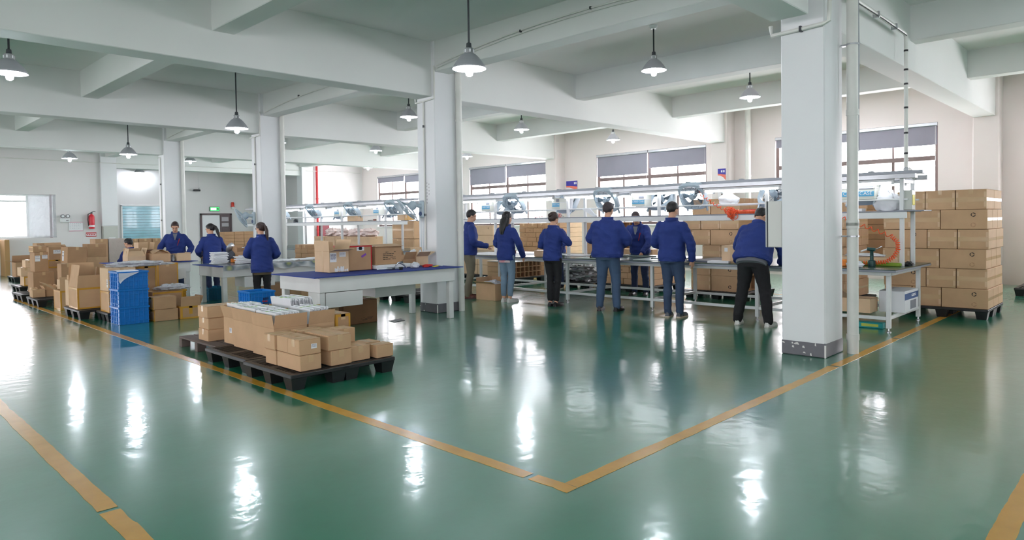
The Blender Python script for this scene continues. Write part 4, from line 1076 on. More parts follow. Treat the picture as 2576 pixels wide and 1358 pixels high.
MB().tube(helix([(9.57,4.66,1.515),(9.57,4.25,1.515)], .024, 26), .0055, 5).build('spiral', M_orange, t, smooth=True)
MB().tube(helix([(9.6,5.28,1.88),(9.58,5.22,1.78),(9.57,5.02,1.65),(9.57,4.80,1.53)], .022, 9), .0055, 5).build('hanging_end', M_orange, t, smooth=True)
MB().tube([(9.55,4.55,1.545),(9.53,4.42,1.55),(9.55,4.30,1.545)], .006, 5).build('red_tie', M_red, t)
# rivet gun, bags and boxes at the right end of the bench
t = thing('rivet_gun', 'green rivet gun standing at the right end of the bench', 'tool', (9.35,2.745,.787)); mg = mat('dark_green_tool',(20,66,64),.4)
MB().lathe([(0,0),(.042,0),(.045,.02),(.042,.075),(.022,.085),(.02,.19),(.026,.20),(0,.2)], 16).build('cylinder', mg, t, smooth=True); MB().cyl((0,-.04,.215),(0,.05,.225), .022, n=10).build('head', mg, t, smooth=True)
MB().cyl((0,.05,.22),(0,.13,.19), .012, .009, n=8).build('nozzle', M_bag, t, smooth=True); MB().tube([(0,-.03,.215),(0,-.08,.235),(0,-.12,.26)], .005, 5).build('handle', M_alu, t)
t = carton('long low box with bags on top at the right end of the bench', 9.62, 2.55, .787, .3, .75, .10, m=M_card_l)
lump('plastic_bag', 'white plastic bag lying at the right end of the bench', 'plastic bag', (9.15,2.88,.787), (.07,.10,.045), M_bag, 31)
lump('plastic_bag', 'white plastic bags on the long low box', 'plastic bag', (9.75,2.95,.894), (.1,.26,.03), M_bag, 32)
o = MB().bbox(9.5,2.46,.787,9.58,3.1,.83,.01).build('green_cloth', mat('lime_green',(130,160,50),.7)); tag(o, 'lime green strip before the long low box', 'cloth')
o = MB().bbox(9.25,3.02,.787,9.35,3.12,.87,.008).build('orange_box', mat('orange_box',(236,132,30),.5)); tag(o, 'small orange box beside the drain pipe on the bench', 'box')
lump('black_glove', 'black glove on the right end of the bench', 'glove', (9.75,2.43,.787), (.09,.05,.035), M_black, 33)
lump('plastic_bag', 'big crumpled clear bag on the rack shelf at the right end', 'plastic bag', (9.72,2.66,1.492), (.09,.14,.17), M_bag, 34)
o = MB().bbox(9.65,2.95,1.492,9.8,3.12,1.53,.003).build('white_box', M_paper); tag(o, 'small flat white box on the rack shelf', 'box')
t = thing('control_box', 'grey control box on the right end post of the long bench', 'control box', (9.63,2.36,1.50)); MB().bbox(0,0,0,.14,.1,.25,.005).build('body', mat('light_grey_metal',(196,200,192),.4), t); MB().bbox(.02,-.004,.06,.12,.0,.19,.002).build('door', M_yellow_sign, t)
MB().bbox(-.08,-.15,-.018,.3,.16,-.004,.003).build('bracket_plate', M_edge, t)
# boxes below the right end of the bench
c = carton('open brown box on the lower rails at the right end of the bench', 9.3, 2.75, .197, .3, .34, .18, m=M_card_l, flaps=(None,None,None,30), flen=.2)
M_wbox = mat('white_printed_box',(226,228,232),.5)
t = carton('white printed box with blue band below the right end of the bench', 9.55, 2.42, .197, .62, .30, .27, m=M_wbox, tape=False)
patch(t, 'y', .0, .16, .62, .08, mat('blue_band',(40,84,140),.5), 'blue_band', (.62,.3,.27)); patch(t, 'y', .30, .19, .2, .03, M_paper, 'print_panel', (.62,.3,.27), .003); patch(t, 'y', .25, .03, .26, .11, M_edge, 'printed_picture', (.62,.3,.27), .002)
textbars(t, 'y', .31, .193, .18, .024, (.62,.3,.27), 1, 4, mat('blue_band',(40,84,140),.5)).location = (0,-.0025,0)
o = carton('turquoise box on the floor below the bench end', 9.35, 2.62, .001, .12, .42, .07, m=mat('turquoise_box',(20,150,150),.5), tape=False)
patch(o, 'x', .05, .02, .2, .035, mat('lime_print',(190,200,80),.5), 'print', (.12,.42,.07))

# things on the worktop
def tube_part(lb, x0, y0, x1, y1, r=.018, z=.789, m=None):
    t = thing('grey_tube', lb, 'tube', (0,0,0), group='grey tubes on the worktop'); m = m or mat('grey_tube',(120,132,128),.35,metal=.3)
    MB().cyl((x0,y0,z+r),(x1,y1,z+r), r, n=12).build('tube', m, t, smooth=True); d = Vector((x1-x0,y1-y0,0)).normalized()*.02
    MB().cyl((x0-d.x*.2,y0-d.y*.2,z+r),(x0+d.x,y0+d.y,z+r), r*1.12, n=12).build('end_cap', M_black, t, smooth=True)
tube_part('thick grey tube on the worktop right of the bun haired woman', 9.12, 7.05, 9.22, 6.62, .026); tube_part('thin grey tube left of the bun haired woman', 9.15, 8.1, 9.25, 7.72); tube_part('grey tube behind the thick one on the worktop', 9.6, 7.3, 9.7, 6.7, .016)
tube_part('grey tube lying between the two men', 9.35, 6.0, 9.45, 5.5, .012); tube_part('grey tube near the hands of the man behind the bench', 9.75, 7.0, 9.8, 6.2, .014)
def sheet(lb, x0, y0, x1, y1, m, z=.787, h=.006, rz=0, name='flat_panel', cat='panel'):
    o = MB().bbox(-(x1-x0)/2,-(y1-y0)/2,0,(x1-x0)/2,(y1-y0)/2,h,.001).build(name, m, None, ((x0+x1)/2,(y0+y1)/2,z), R(rz)); tag(o, lb, cat); return o
sheet('large white sheet on the worktop before the man with glasses', 9.05, 8.75, 9.95, 10.4, M_paper, .787, .004); sheet('white sheet on the worktop behind the long haired woman', 9.5, 7.6, 10.1, 8.5, M_paper, .787, .004, 3)
sheet('grey framed panel on the worktop beside the man looking right', 9.15, 4.75, 10.0, 5.25, M_edge, .787, .02, -4); sheet('stack of white leaflets on the worktop edge', 9.0, 4.55, 9.25, 4.85, M_paper, .787, .03, 12); sheet('pale panel on the worktop between the men', 9.1, 5.6, 9.9, 6.2, mat('pale_green_panel',(176,190,184),.3), .787, .008, 2)
sheet('flat frame on the worktop left of the thick tube', 9.0, 6.65, 9.4, 7.3, mat('pale_green_panel',(176,190,184),.3), .787, .005, 5)
c = carton('taped carton with a square label on the worktop', 9.15, 4.36, .787, .30, .33, .245, m=M_card_l); patch(c, 'x', .15, 0, .05, .245, M_tape, 'tape', (.3,.33,.245)); label_on(c, 'x', .235, .16, .05, .055, (.3,.33,.245), 0)
carton('small carton beside the long haired woman on the worktop', 9.05, 8.08, .787, .16, .2, .11, m=M_card_l)
t = thing('hammer', 'rubber mallet held out by the man with glasses', 'tool', (0,0,0)); MB().cyl((8.72,9.14,.965),(9.02,8.84,1.045), .014, n=8).build('handle', mat('mallet_wood',(196,164,104),.6), t, smooth=True); MB().cyl((9.02,8.84,1.0),(9.045,8.815,1.10), .036, n=12).build('head', M_black, t, smooth=True)
t = thing('red_scissors', 'red handled scissors on the rack shelf', 'scissors', (9.62,8.16,1.492))
for s_ in (-1,1): MB().tube([(0,.02*s_+.03*math.cos(a*PI/6), .035+.03*math.sin(a*PI/6)) for a in range(12)], .006, 5, closed=True).build('handle', M_red, t, smooth=True)
MB().tube([(0,-.02,.04),(0,-.12,.012)], .005, 5).build('blade', M_alu, t)
o = MB().tube([(9.6,8.75,1.495),(9.6,8.55,1.515)], .008, 6).build('red_pen', M_red); tag(o, 'red marker on the rack shelf', 'pen')
lump('cord_tangle', 'tangle of red cord on the rack shelf', 'cord', (9.62,8.30,1.492), (.03,.09,.05), M_red, 41, .6, 4)
t = thing('plastic_bag', 'white hanging bag below the spiral fan', 'plastic bag', (0,0,0)); MB().add([(9.58,7.6,1.64),(9.58,7.42,1.64),(9.58,7.28,1.50),(9.58,7.34,1.49),(9.6,7.6,1.64),(9.6,7.42,1.64),(9.64,7.28,1.50),(9.64,7.38,1.49)], [(0,1,2,3),(4,7,6,5),(0,4,5,1),(1,5,6,2),(2,6,7,3),(3,7,4,0)]).build('bag', M_bag, t)
lump('plastic_bag', 'white printed bag on the middle rail left of the coiled fan', 'plastic bag', (9.66,4.83,1.646), (.05,.16,.1), M_bag, 44, .25)
o = MB().bbox(9.6,5.0,.001,9.61,5.01,.002,.0001)
lump('white_cloth', 'white cap lying on the rack shelf by the near column', 'cloth', (9.62,4.0,1.492), (.06,.08,.06), M_bag, 45)

# ------------------------------------------------------------------ carton stacks behind the bench
CE, CL, CH = .36, .55, .268
def tall_stack(nm, x, y, z0, layers, grp, mm=None, logo_every=True):
    """layers from the bottom; each a string from the right: e = end face, L = long face"""
    nl = len(layers)
    for li, ly in enumerate(layers):
        yy = y + (.012*((li*37) % 3-1)); z = z0+li*(CH+.004)
        lay = 'bottom layer' if li == 0 else ('top layer' if li == nl-1 else '%s layer up' % ORD[li])
        for ci, ch in enumerate(ly):
            w_y = CE if ch == 'e' else CL; dep = CL if ch == 'e' else CE
            nrow = 1
            if ci == 0: nrow = 2 if ch == 'e' else 3
            elif li == nl-1: nrow = 2
            pos = ['right end', 'second from right', 'third from right', 'fourth from right'][ci]
            for k in range(nrow):
                xx = x+k*(dep+.006)+(.01 if (li+ci) % 2 else 0)
                row = '' if k == 0 else (', second row' if k == 1 else ', third row')
                lb = 'carton in %s, %s, %s%s' % (nm, lay, pos, row)
                c = carton(lb, xx, yy, z, dep, w_y-.006, CH, m=mm or M_card, top=(li == nl-1), group=grp, facetape=[('x',0)] if (ch == 'e' and k == 0) else None)
                if ch == 'L' and k == 0:
                    ring(c, 'x', .16, CH*.74, .030, (dep,w_y,CH))
                    ring(c, 'x', .16, CH*.22, .032, (dep,w_y,CH), M_card_d, 'faint_stamp')
                if ci == 0: patch(c, 'y', .01, CH/2-.02, dep-.02, .04, M_tape, 'tape', (dep,w_y,CH))
            yy += w_y+.004
pallet('black plastic pallet under the tall carton stack at the right', 10.98, 1.78, 1.12, 1.1)
tall_stack('tall right stack', 11.02, 1.80, PD, ['Lee','eeL','Lee','eeL','Lee','eee'], 'cartons in the tall stack at the right')
pallet('black plastic pallet under the cartons behind the leaning man', 11.05, 3.5, 1.12, .93)
tall_stack('stack behind the leaning man', 11.12, 3.65, PD, ['ee','Le','ee','Le','ee','Le','ee'], 'cartons in the stack behind the leaning man')
pallet('black plastic pallet under the open ended cartons below the bench', 11.05, 5.2, 1.12, 1.2)
tall_stack('stack behind the slim man', 11.14, 5.38, PD+2*(CH+.004), ['ee','Lee','eee','Le'], 'cartons in the stack behind the man looking right', mm=M_card)
def open_end(lb, x, y, z, w, d, h, grp, m=None):
    """carton lying with its open end to the right front (-y)"""
    m = m or M_card_d; t = thing('open_ended_carton', lb, 'box', (x,y,z), 0, grp)
    k = ('oe', round(w,3), round(d,3), round(h,3), m.name)
    if k not in _bm:
        b = MB(); e = .005; b.box(0,0,0,w,d,e); b.box(0,0,h-e,w,d,h); b.box(0,0,e,e,d,h-e); b.box(w-e,0,e,w,d,h-e); b.box(e,d-e,e,w-e,d,h-e); _bm[k] = b.mesh('carton_shell', m)
    link('shell', _bm[k], t)
    return t
for li in range(2):
    for k in range(3):
        c = open_end('open ended carton below the bench, %s row, %s from the left' % (['lower','upper'][li], ORD[k]), 11.14+k*.40, 5.36, PD+li*(CH+.004), .39, CL, CH, 'open ended cartons below the bench', M_card)
        if k == 0: ring(c, 'x', .2, CH*.3 if li == 0 else CH*.4, .03, (.39,CL,CH))
    carton('closed carton left of the open ended ones, %s row' % ['lower','upper'][li], 11.14, 5.93, PD+li*(CH+.004), CL, CE+.02, CH, m=M_card, top=False, facetape=[('x',0)], group='closed cartons below the bench')
# small cartons on a pallet below the bench, behind the men
pallet('black plastic pallet with rows of small cartons behind the men', 11.2, 7.15, 1.08, 1.2)
SM = M_card
for li in range(6):
    yy = 7.2
    for k in range(4):
        ww = [.34,.34,.24,.3][(k+li) % 4]
        c = carton('small carton on pallet behind the men, %s row up, %s from right' % (ORD[li], ORD[k]), 11.24+.01*((li+k) % 2), yy, PD+li*.117, .4, ww-.006, .114, m=SM, top=(li == 5), group='small cartons on the pallet behind the men')
        if (k+li) % 2 == 0: ring(c, 'x', ww*.5, .05, .016, (.4,ww,.114))
        yy += ww+.002
    for k in range(2): carton('small side carton on pallet behind the men, %s row up, %s back' % (ORD[li], ORD[k+1]), 11.66+k*.42, 7.2, PD+li*.117, .4, .3, .114, m=SM, top=(li == 5), group='small cartons on the pallet behind the men')
# silver bags
pallet('black plastic pallet under the silver bags', 11.2, 8.7, 1.08, 1.0)
for k, (dx, dy, dz, s_) in enumerate(((.3,.3,.0,(.28,.3,.14)),(.35,.75,0,(.28,.28,.15)),(.3,.35,.17,(.25,.28,.12)),(.4,.7,.18,(.25,.25,.13)),(.8,.5,.0,(.3,.4,.2)))):
    lump('silver_bag', '%s crumpled silver bag of the heap below the bench' % ['front right bottom','front left bottom','front right upper','front left upper','back'][k], 'bag', (11.2+dx, 8.75+dy, PD+dz), s_, M_silver, 50+k, .5, 2.4, 'silver bags below the bench', n=(30,20))
t = thing('film_roll', 'roll of grey film lying on the silver bags', 'roll', (0,0,0)); MB().cyl((11.3,8.75,.58),(11.3,9.45,.58), .07, n=16).build('roll', mat('grey_film',(196,196,190),.4), t, smooth=True); MB().cyl((11.3,8.73,.58),(11.3,9.47,.58), .02, n=10).build('core', M_card_d, t)
# block of open cells on a pallet
pallet('black plastic pallet under the block of small open cartons', 11.0, 10.70, 1.08, .93)
for r_ in range(3):
    for k in range(7):
        open_end('small open ended carton in block below the bench, %s row, %s from left' % (['bottom','middle','top'][r_], ORD[k]), 11.02+k*.138, 10.75, PD+r_*.118, .135, .45, .116, 'block of small open ended cartons', M_card_d)
    for k in range(3): carton('closed small carton left of the open block, %s row, %s back' % (['bottom','middle','top'][r_], ORD[k]), 11.02+k*.33, 11.22, PD+r_*.118, .32, .36, .114, m=M_card, top=(r_ == 2), group='closed cartons beside the open block')
o = MB().bbox(11.0,10.74,PD+.36,12.0,11.58,PD+.368,.002).build('white_sheet', M_paper); tag(o, 'white sheet covering the block of small open cartons', 'sheet')
# pale cartons at the far left end of the bench
pallet('black plastic pallet under the pale cartons beside the man with glasses', 11.3, 11.66, 1.08, 1.2)
for li in range(5):
    for k in range(2):
        c = carton('pale carton behind man with glasses, %s layer, %s' % (['bottom','second','third','fourth','top'][li], ['right','left'][k]), 11.34, 11.70+k*.57, PD+li*.24, .4, .56, .236, m=M_card_l, top=(li == 4), group='pale cartons behind the man with glasses')
        if li == 4: ring(c, 'x', .16, .17, .02, (.4,.56,.236))
# brick-like wall of small cartons further back
for li in range(11):
    yy = 11.35
    for k in range(5):
        ww = [.30,.34,.22,.32,.26][(k*2+li) % 5]
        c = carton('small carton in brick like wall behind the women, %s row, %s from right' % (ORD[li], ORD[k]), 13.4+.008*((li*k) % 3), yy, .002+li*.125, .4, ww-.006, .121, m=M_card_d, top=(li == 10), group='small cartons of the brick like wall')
        if (li+k) % 3 == 0: ring(c, 'x', ww*.4, .06, .014, (.4,ww,.121))
        yy += ww+.002
    if li > 3: carton('pale small carton beside the brick like wall, %s row up' % ORD[li], 13.82, 11.35, .002+li*.125, .5, .3, .121, m=M_card_l, top=(li == 10), group='small cartons of the brick like wall')
# dark open ended piles beside the bun haired woman
for ci, (x_, y_, n_) in enumerate(((12.6,8.75,3),(12.6,9.35,2))):
    for li in range(8):
        for k in range(n_):
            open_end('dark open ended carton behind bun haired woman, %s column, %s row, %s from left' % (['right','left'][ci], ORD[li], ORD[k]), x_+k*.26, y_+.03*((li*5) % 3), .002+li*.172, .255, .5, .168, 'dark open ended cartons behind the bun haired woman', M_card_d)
# stacks around the second bench
for li in range(6): 
    for k in range(2): carton('small carton in low stack right of the fan column, %s row up, %s' % (ORD[li], ['front','back'][k]), 8.0+.01*(li % 2), 14.5+k*.3, .35+li*.1, .4, .29, .097, m=M_card_d, top=(li == 5), group='small cartons right of the fan column')
carton('carton carrying the low stack right of the fan column', 7.98, 14.48, .001, .44, .62, .345, m=M_card_d)
for li in range(3):
    for k in range(2): carton('carton in the pile beyond the second bench, %s row, %s' % (['bottom','middle','top'][li], ['right','left'][k]), 11.2, 14.6+k*.5, .002+li*.5, .5, .48, .49, m=M_card, group='cartons beyond the second bench', facetape=[('x',0)] if li else None)
for k in range(5): carton('row carton on the floor stack beyond the second bench, %s from the right' % ORD[k], 11.0, 16.4+k*.62, .75, .45, .6, .3, m=M_card_l, group='row of cartons beyond the second bench'); carton('supporting carton beyond the second bench, %s from the right' % ORD[k], 11.0, 16.4+k*.62, .001, .5, .6, .742, m=M_card_d, group='row of supporting cartons beyond the second bench', top=False)
for k in range(4): lump('paper_heap', '%s heap of crumpled pink and white paper on the cartons beyond the second bench' % ORD[k], 'paper', (11.2, 16.7+k*.65, 1.06), (.2,.3,.15), mat('crumpled_paper',(226,206,200),.7,bump=.8,bscale=8), 60+k, .6, 3)
carton('brown carton on the shelf of the second bench', PXN, 15.0, 1.492, .25, .34, .13, m=M_card_l); carton('carton on the shelf near the wall fan', PXN, 12.9, 1.492, .25, .28, .15, m=M_card_l); carton('yellow taped carton at the end of the shelf', PXN, 12.76, 1.492, .2, .13, .12, m=M_tape_y)
t = thing('paint_brush', 'brush lying on the shelf of the second bench', 'tool', (9.65,14.2,1.50)); MB().tube([(0,.25,.005),(0,0,.012)], .008, 6).build('handle', M_black, t); MB().bbox(-.02,-.1,0,.02,0,.035,.006).build('bristles', mat('brush_brown',(120,50,40),.7), t)
o = MB().lathe([(0,0),(.03,0),(.03,.12),(.03,.14),(0,.14)], 12).build('spray_can', M_paper, None, (9.65,13.95,1.492), smooth=True); tag(o, 'white can with blue cap on the shelf of the second bench', 'can')
MB().lathe([(0,.14),(.028,.14),(.028,.165),(0,.165)], 12).build('cap', mat('cap_blue',(40,70,150),.4), o)
lump('black_bag', 'dark cap on the shelf of the second bench', 'cap', (9.65,18.1,1.492), (.06,.1,.06), M_dark, 70)
# open floor carton beside the jeans woman
c = carton('open carton with plastic film on the floor beside the woman in pale jeans', 8.50, 8.74, .001, .40, .50, .30, m=M_card, flaps=(25,None,95,88), flen=.1)
lump('plastic_bag', 'clear film bulging out of the open floor carton', 'plastic bag', (8.70,8.98,.24), (.15,.18,.07), mat_clear('milky_plastic',(226,228,236),.25,.3,.6,14), 80, .5)
# folded cartons on a pallet at the far right
pallet('black plastic pallet under the flattened cartons at the right edge', 14.6, .7, 1.1, 1.3)
for k in range(9):
    o = MB().bbox(14.62+.01*(k % 3), .78-.02*(k % 4), PD+k*.075, 15.6, 1.85, PD+k*.075+.07, .006).build('flattened_cartons', M_card_d if k % 3 else M_card); tag(o, 'bundle of flattened cartons at the right edge, %s from the bottom' % ORD[k], 'cardboard', 'flattened cartons at the right edge')
c = carton('upright brown carton on the flattened ones at the right edge', 14.68, .95, PD+.685, .5, .85, .50, m=M_card_d); label_on(c, 'x', .14, .16, .14, .09, (.5,.85,.5), 2, 2)
# cartons behind the bench seen past the drain pipe
for li in range(5):
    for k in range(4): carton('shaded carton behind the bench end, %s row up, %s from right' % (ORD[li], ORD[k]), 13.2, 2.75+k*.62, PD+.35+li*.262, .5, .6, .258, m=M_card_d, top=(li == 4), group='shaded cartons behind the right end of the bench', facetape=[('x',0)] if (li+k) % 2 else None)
t = thing('wooden_stand', 'wooden trestle carrying the shaded cartons', 'stand', (13.15,2.65,0)); mw = mat('raw_wood',(150,112,72),.7,var=.15,vscale=5)
MB().bbox(0,0,PD+.29,1.0,2.75,PD+.345,.005).build('board', mw, t)
for x_ in (.05,.9):
    for y_ in (.05,.9,1.75,2.6): MB().bbox(x_,y_,0,x_+.07,y_+.1,PD+.29,.004).build('leg', mw, t)

# ------------------------------------------------------------------ people
def fuse(mb, voxel, smooth=4, fac=.5, ratio=None):
    """melt overlapping closed shapes into one continuous surface"""
    me = mb.mesh('tmp', M_paper); o = bpy.data.objects.new('tmp', me); COL.objects.link(o)
    r = o.modifiers.new('r', 'REMESH'); r.mode = 'VOXEL'; r.voxel_size = voxel
    s = o.modifiers.new('s', 'SMOOTH'); s.iterations = smooth; s.factor = fac
    if ratio: d = o.modifiers.new('d', 'DECIMATE'); d.ratio = ratio
    dg = bpy.context.evaluated_depsgraph_get(); out = bpy.data.meshes.new_from_object(o.evaluated_get(dg))
    bpy.data.objects.remove(o); bpy.data.meshes.remove(me)
    out.polygons.foreach_set('use_smooth', [True]*len(out.polygons))
    return out
def loft(mb, rings, n=20):
    """closed loft through ellipses (centre, rx, ry, tilt matrix)"""
    vs = []; K = len(rings)
    for (c, rx, ry, mt) in rings:
        for k in range(n):
            a = 2*PI*k/n; ca, sa = math.cos(a), math.sin(a); e = .85
            p = Vector((rx*math.copysign(abs(ca)**e, ca), ry*math.copysign(abs(sa)**e, sa), 0))
            vs.append(Vector(c)+(mt @ p if mt else p))
    fs = [tuple(range(n-1,-1,-1)), tuple((K-1)*n+k for k in range(n))]
    for i in range(K-1):
        for k in range(n): fs.append((i*n+k, i*n+(k+1)%n, (i+1)*n+(k+1)%n, (i+1)*n+k))
    mb.add(vs, fs)
def limb(mb, pts, rs, n=14, sub=5):
    P = [Vector(p) for p in pts]; out = []; rr = []
    for i in range(len(P)-1):
        p0 = P[max(0,i-1)]; p1 = P[i]; p2 = P[i+1]; p3 = P[min(len(P)-1,i+2)]
        for k in range(sub):
            t = k/sub; a = p1; b = (p2-p0)*.5*.6; c = (p3-p1)*.5*.6
            h = a*(2*t**3-3*t**2+1)+b*(t**3-2*t**2+t)+p2*(-2*t**3+3*t**2)+c*(t**3-t**2)
            out.append(h); s_ = t*t*(3-2*t); rr.append(rs[i]*(1-s_)+rs[i+1]*s_)
    out.append(P[-1]); rr.append(rs[-1])
    mb.tube(out, rr, n); mb.sphere(P[-1], rs[-1], 12, 8); mb.sphere(P[0], rs[0], 12, 8)
def wrinkle(me, amp, freq, seed, zfun=None):
    nv = len(me.vertices); no = [v.normal.copy() for v in me.vertices]
    for i, v in enumerate(me.vertices):
        p = v.co; a = amp*(zfun(p) if zfun else 1)
        d = noise.noise(Vector((p.x*freq, p.y*freq, p.z*freq*1.7))+Vector((seed*5.1,0,seed)))
        d2 = 1-abs(noise.noise(Vector((p.x*freq*.7+p.z*freq*.8, p.y*freq*.9, p.z*freq*1.1))+Vector((seed,seed*3,1))))*2.2
        v.co = p+no[i]*(d*a+d2*a*.8)
M_skin = mat('skin', (214, 164, 136), .5, var=.06, vscale=20)
M_hair = mat('black_hair', (30, 26, 28), .45, var=.3, vscale=40, stretch=(1,1,.15), bump=.4, bscale=60)
M_hairb = mat('brown_hair', (58, 36, 32), .45, var=.3, vscale=40, stretch=(1,1,.15), bump=.4, bscale=60)
M_jack = mat('navy_work_jacket', (32, 54, 126), .82, var=.14, vscale=7, bump=.25, bscale=26)
M_sole = mat('shoe_sole', (200, 196, 188), .6)
M_glove = mat('blue_glove', (70, 76, 180), .5)
def denim(nm, c): return mat(nm, c, .8, var=.22, vscale=5, bump=.15, bscale=60)
HOR = Vector((0,0,1))
def hand_shape(mb, wrist, dirv, palm_n, sc=1.0, curl=.5, left=False):
    """palm, four unequal fingers and a thumb; dirv = along the forearm, palm_n = where the palm faces"""
    f = Vector(dirv).normalized(); n = Vector(palm_n); n = (n-f*n.dot(f)).normalized(); s = f.cross(n).normalized()*(-1 if left else 1)
    w = Vector(wrist); L = .085*sc
    for k in range(4):
        o_ = (k-1.5)*.019*sc
        mb.tube([w+f*.01+s*o_*.55, w+f*L*.55+s*o_*.9, w+f*L+s*o_], [.016*sc,.0145*sc,.0115*sc], 8)
        ln = [.062,.072,.068,.052][k]*sc; p = w+f*L+s*o_; pts = [p-f*.015*sc, p]; a = 0
        for j in range(3):
            a += curl*[.55,.8,.5][j]; d = f*math.cos(a)+n*math.sin(a); p = p+d*ln*[.45,.32,.23][j]; pts.append(p)
        mb.tube(pts, [.011*sc,.0105*sc,.0098*sc,.009*sc,.0075*sc], 8); mb.sphere(pts[-1], .0075*sc, 8, 6)
    b = w+f*.02*sc-s*.026*sc
    mb.tube([w+f*.005, b, b+(f*.6-s*.5+n*.35).normalized()*.035*sc, b+(f*.6-s*.5+n*.35).normalized()*.035*sc+(f*.9-s*.1+n*.35).normalized()*.03*sc], [.016*sc,.0145*sc,.012*sc,.009*sc], 8)
def head_frame(hc, yaw, pitch, roll=0):
    return Matrix.Translation(hc) @ Matrix.Rotation(R(yaw),4,'Z') @ Matrix.Rotation(R(-pitch),4,'X') @ Matrix.Rotation(R(roll),4,'Y')
def person(label, loc, az, H=1.68, lean=0, head=(0,12), elbows=None, hands=None, feet=None, hair='short', hcol=None, trousers=None, shoe=None, shirt=None, build=1.0, seat=False, jlen=.80, jwid=1.0, curl=.6, glasses=False, glove=None, bare_ankle=False, seed=1, slim=1.0, collar_open=False, sole=None, twist=0, pants_hem=.085):
    s = H/1.70; hcol = hcol or M_hair
    t = thing('person', label, 'person', loc, R(az-90), group='workers in navy jackets')
    ln = R(lean); PV = Vector((0,0,.92))
    RL = Matrix.Rotation(-ln,4,'X')
    drop = Vector((0,0,.40 if seat else 0))
    def up(p): return PV + (RL @ (Vector(p)-PV)).to_3d() - drop       # upper body bends at the hips
    elbows = elbows or ((-.27,.02,1.10),(.27,.02,1.10)); hands = hands or ((-.15,.27,1.0),(.15,.27,1.0))
    feet = feet or ((-.10,0,0),(.10,0,0)); elbows = [Vector(q)-drop for q in elbows]; hands = [Vector(q)-drop for q in hands]
    sh = [up((-.165*build,-.012,1.335)), up((.165*build,-.012,1.335))]
    nb = up((0,-.02,1.43)); nt = up((0,.0,1.50)); 
    hfm = head_frame(nt+(RL.to_3x3() @ Vector((0,.018,.085))), head[0], head[1]+lean*.3, head[2] if len(head) > 2 else 0)
    S = Matrix.Scale(s,4)
    # ---- body: one continuous skin surface
    b = MB(); i0 = 0
    b.sphere((0,-.012,.022), 1, 20, 14, (.074,.092,.088)); b.sphere((0,.02,-.045), 1, 16, 12, (.060,.066,.072)); b.sphere((0,.045,-.085), 1, 12, 8, (.036,.036,.026)); b.sphere((0,.058,-.01), 1, 14, 10, (.056,.03,.06))
    b.tube([(0,.08,.012),(0,.098,-.018),(0,.106,-.032)], [.008,.012,.014], 8); b.sphere((0,.102,-.03), .0155, 10, 8)
    for k in (-1,1):
        b.sphere((k*.077,-.012,-.018), 1, 10, 8, (.010,.020,.032)); b.sphere((k*.034,.07,-.035), 1, 8, 6, (.02,.018,.02)); b.tube([(k*.012,.088,.028),(k*.03,.086,.034),(k*.05,.072,.028)], .008, 6)
    b.tube([(-.024,.083,-.063),(0,.092,-.062),(.024,.083,-.063)], .009, 6); b.tube([(-.018,.082,-.074),(0,.09,-.075),(.018,.082,-.074)], .0085, 6)
    b.xf(hfm)
    b.tube([nb-Vector((0,0,.05)), nb, nt, (hfm @ Vector((0,-.01,-.03)))], [.075,.058,.052,.05], 14)
    loft(b, [(up((0,0,.86)),.13,.095,RL.to_3x3()),(up((0,0,1.0)),.12,.085,RL.to_3x3()),(up((0,.005,1.2)),.14,.095,RL.to_3x3()),(up((0,0,1.36)),.13,.075,RL.to_3x3()),(up((0,-.01,1.42)),.07,.06,RL.to_3x3())])
    hnd = []
    for k in (0,1):
        e = Vector(elbows[k]); h = Vector(hands[k]); limb(b, [sh[k], e, h], [.05,.04,.027])
        d = (h-e).normalized(); pn = Vector((1 if k == 0 else -1, .1, -.7)); 
        if abs(d.z) > .75: pn = Vector((1 if k == 0 else -1, .35, 0))
        hand_shape(b, h, d, pn, 1.0, curl, left=(k == 0)); hnd.append((h, d, pn))
    kn = []
    for k in (0,1):
        f = Vector(feet[k]); sx = -1 if k == 0 else 1
        hip = Vector((sx*.085,0,.88)); knee = Vector(((hip.x+f.x)/2+sx*.005, .035+f.y*.5, .48)); an = f+Vector((0,-.02,.085))
        if seat: hip = Vector((sx*.1,0,.50)); knee = Vector((sx*.13,.42,.48)); an = Vector((sx*.13,.40,.09)); 
        kn.append((hip, knee, an)); limb(b, [hip, knee, an], [.075,.05,.036]); limb(b, [an+Vector((0,-.02,-.045)), an+Vector((sx*.01,.07,-.055)), an+Vector((sx*.015,.15,-.065))], [.032,.03,.02], sub=3)
    me = fuse(b.xf(S), .0085*s, 3, .5, .45); me.materials.clear(); me.materials.append(M_skin); me.name = 'body'
    bo = link('body', me, t)
    # ---- jacket
    j = MB(); r3 = RL.to_3x3(); w_ = jwid*build
    loft(j, [(up((0,-.004,jlen)),.192*w_*slim,.150*w_,r3),(up((0,-.004,jlen+.05)),.205*w_*slim,.160*w_,r3),(up((0,0,1.0)),.195*w_*slim,.145*w_,r3),(up((0,.005,1.15)),.20*w_*slim,.145*w_,r3),(up((0,.0,1.26)),.198*w_,.138*w_,r3),(up((0,-.008,1.335)),.18*build,.118,r3),(up((0,-.013,1.385)),.145*build,.098,r3),(up((0,-.015,1.42)),.095,.082,r3),(up((0,-.012,1.432)),.076,.072,r3)])
    for k in (0,1):
        e = Vector(elbows[k]); h = Vector(hands[k]); d = (h-e).normalized()
        limb(j, [sh[k]+Vector(((.03 if k == 0 else -.03),0,-.01)), sh[k], e, h-d*.015], [.07*build,.071*build,.066*build,.047])
    jm = fuse(j.xf(S), .0125*s, 5, .5)
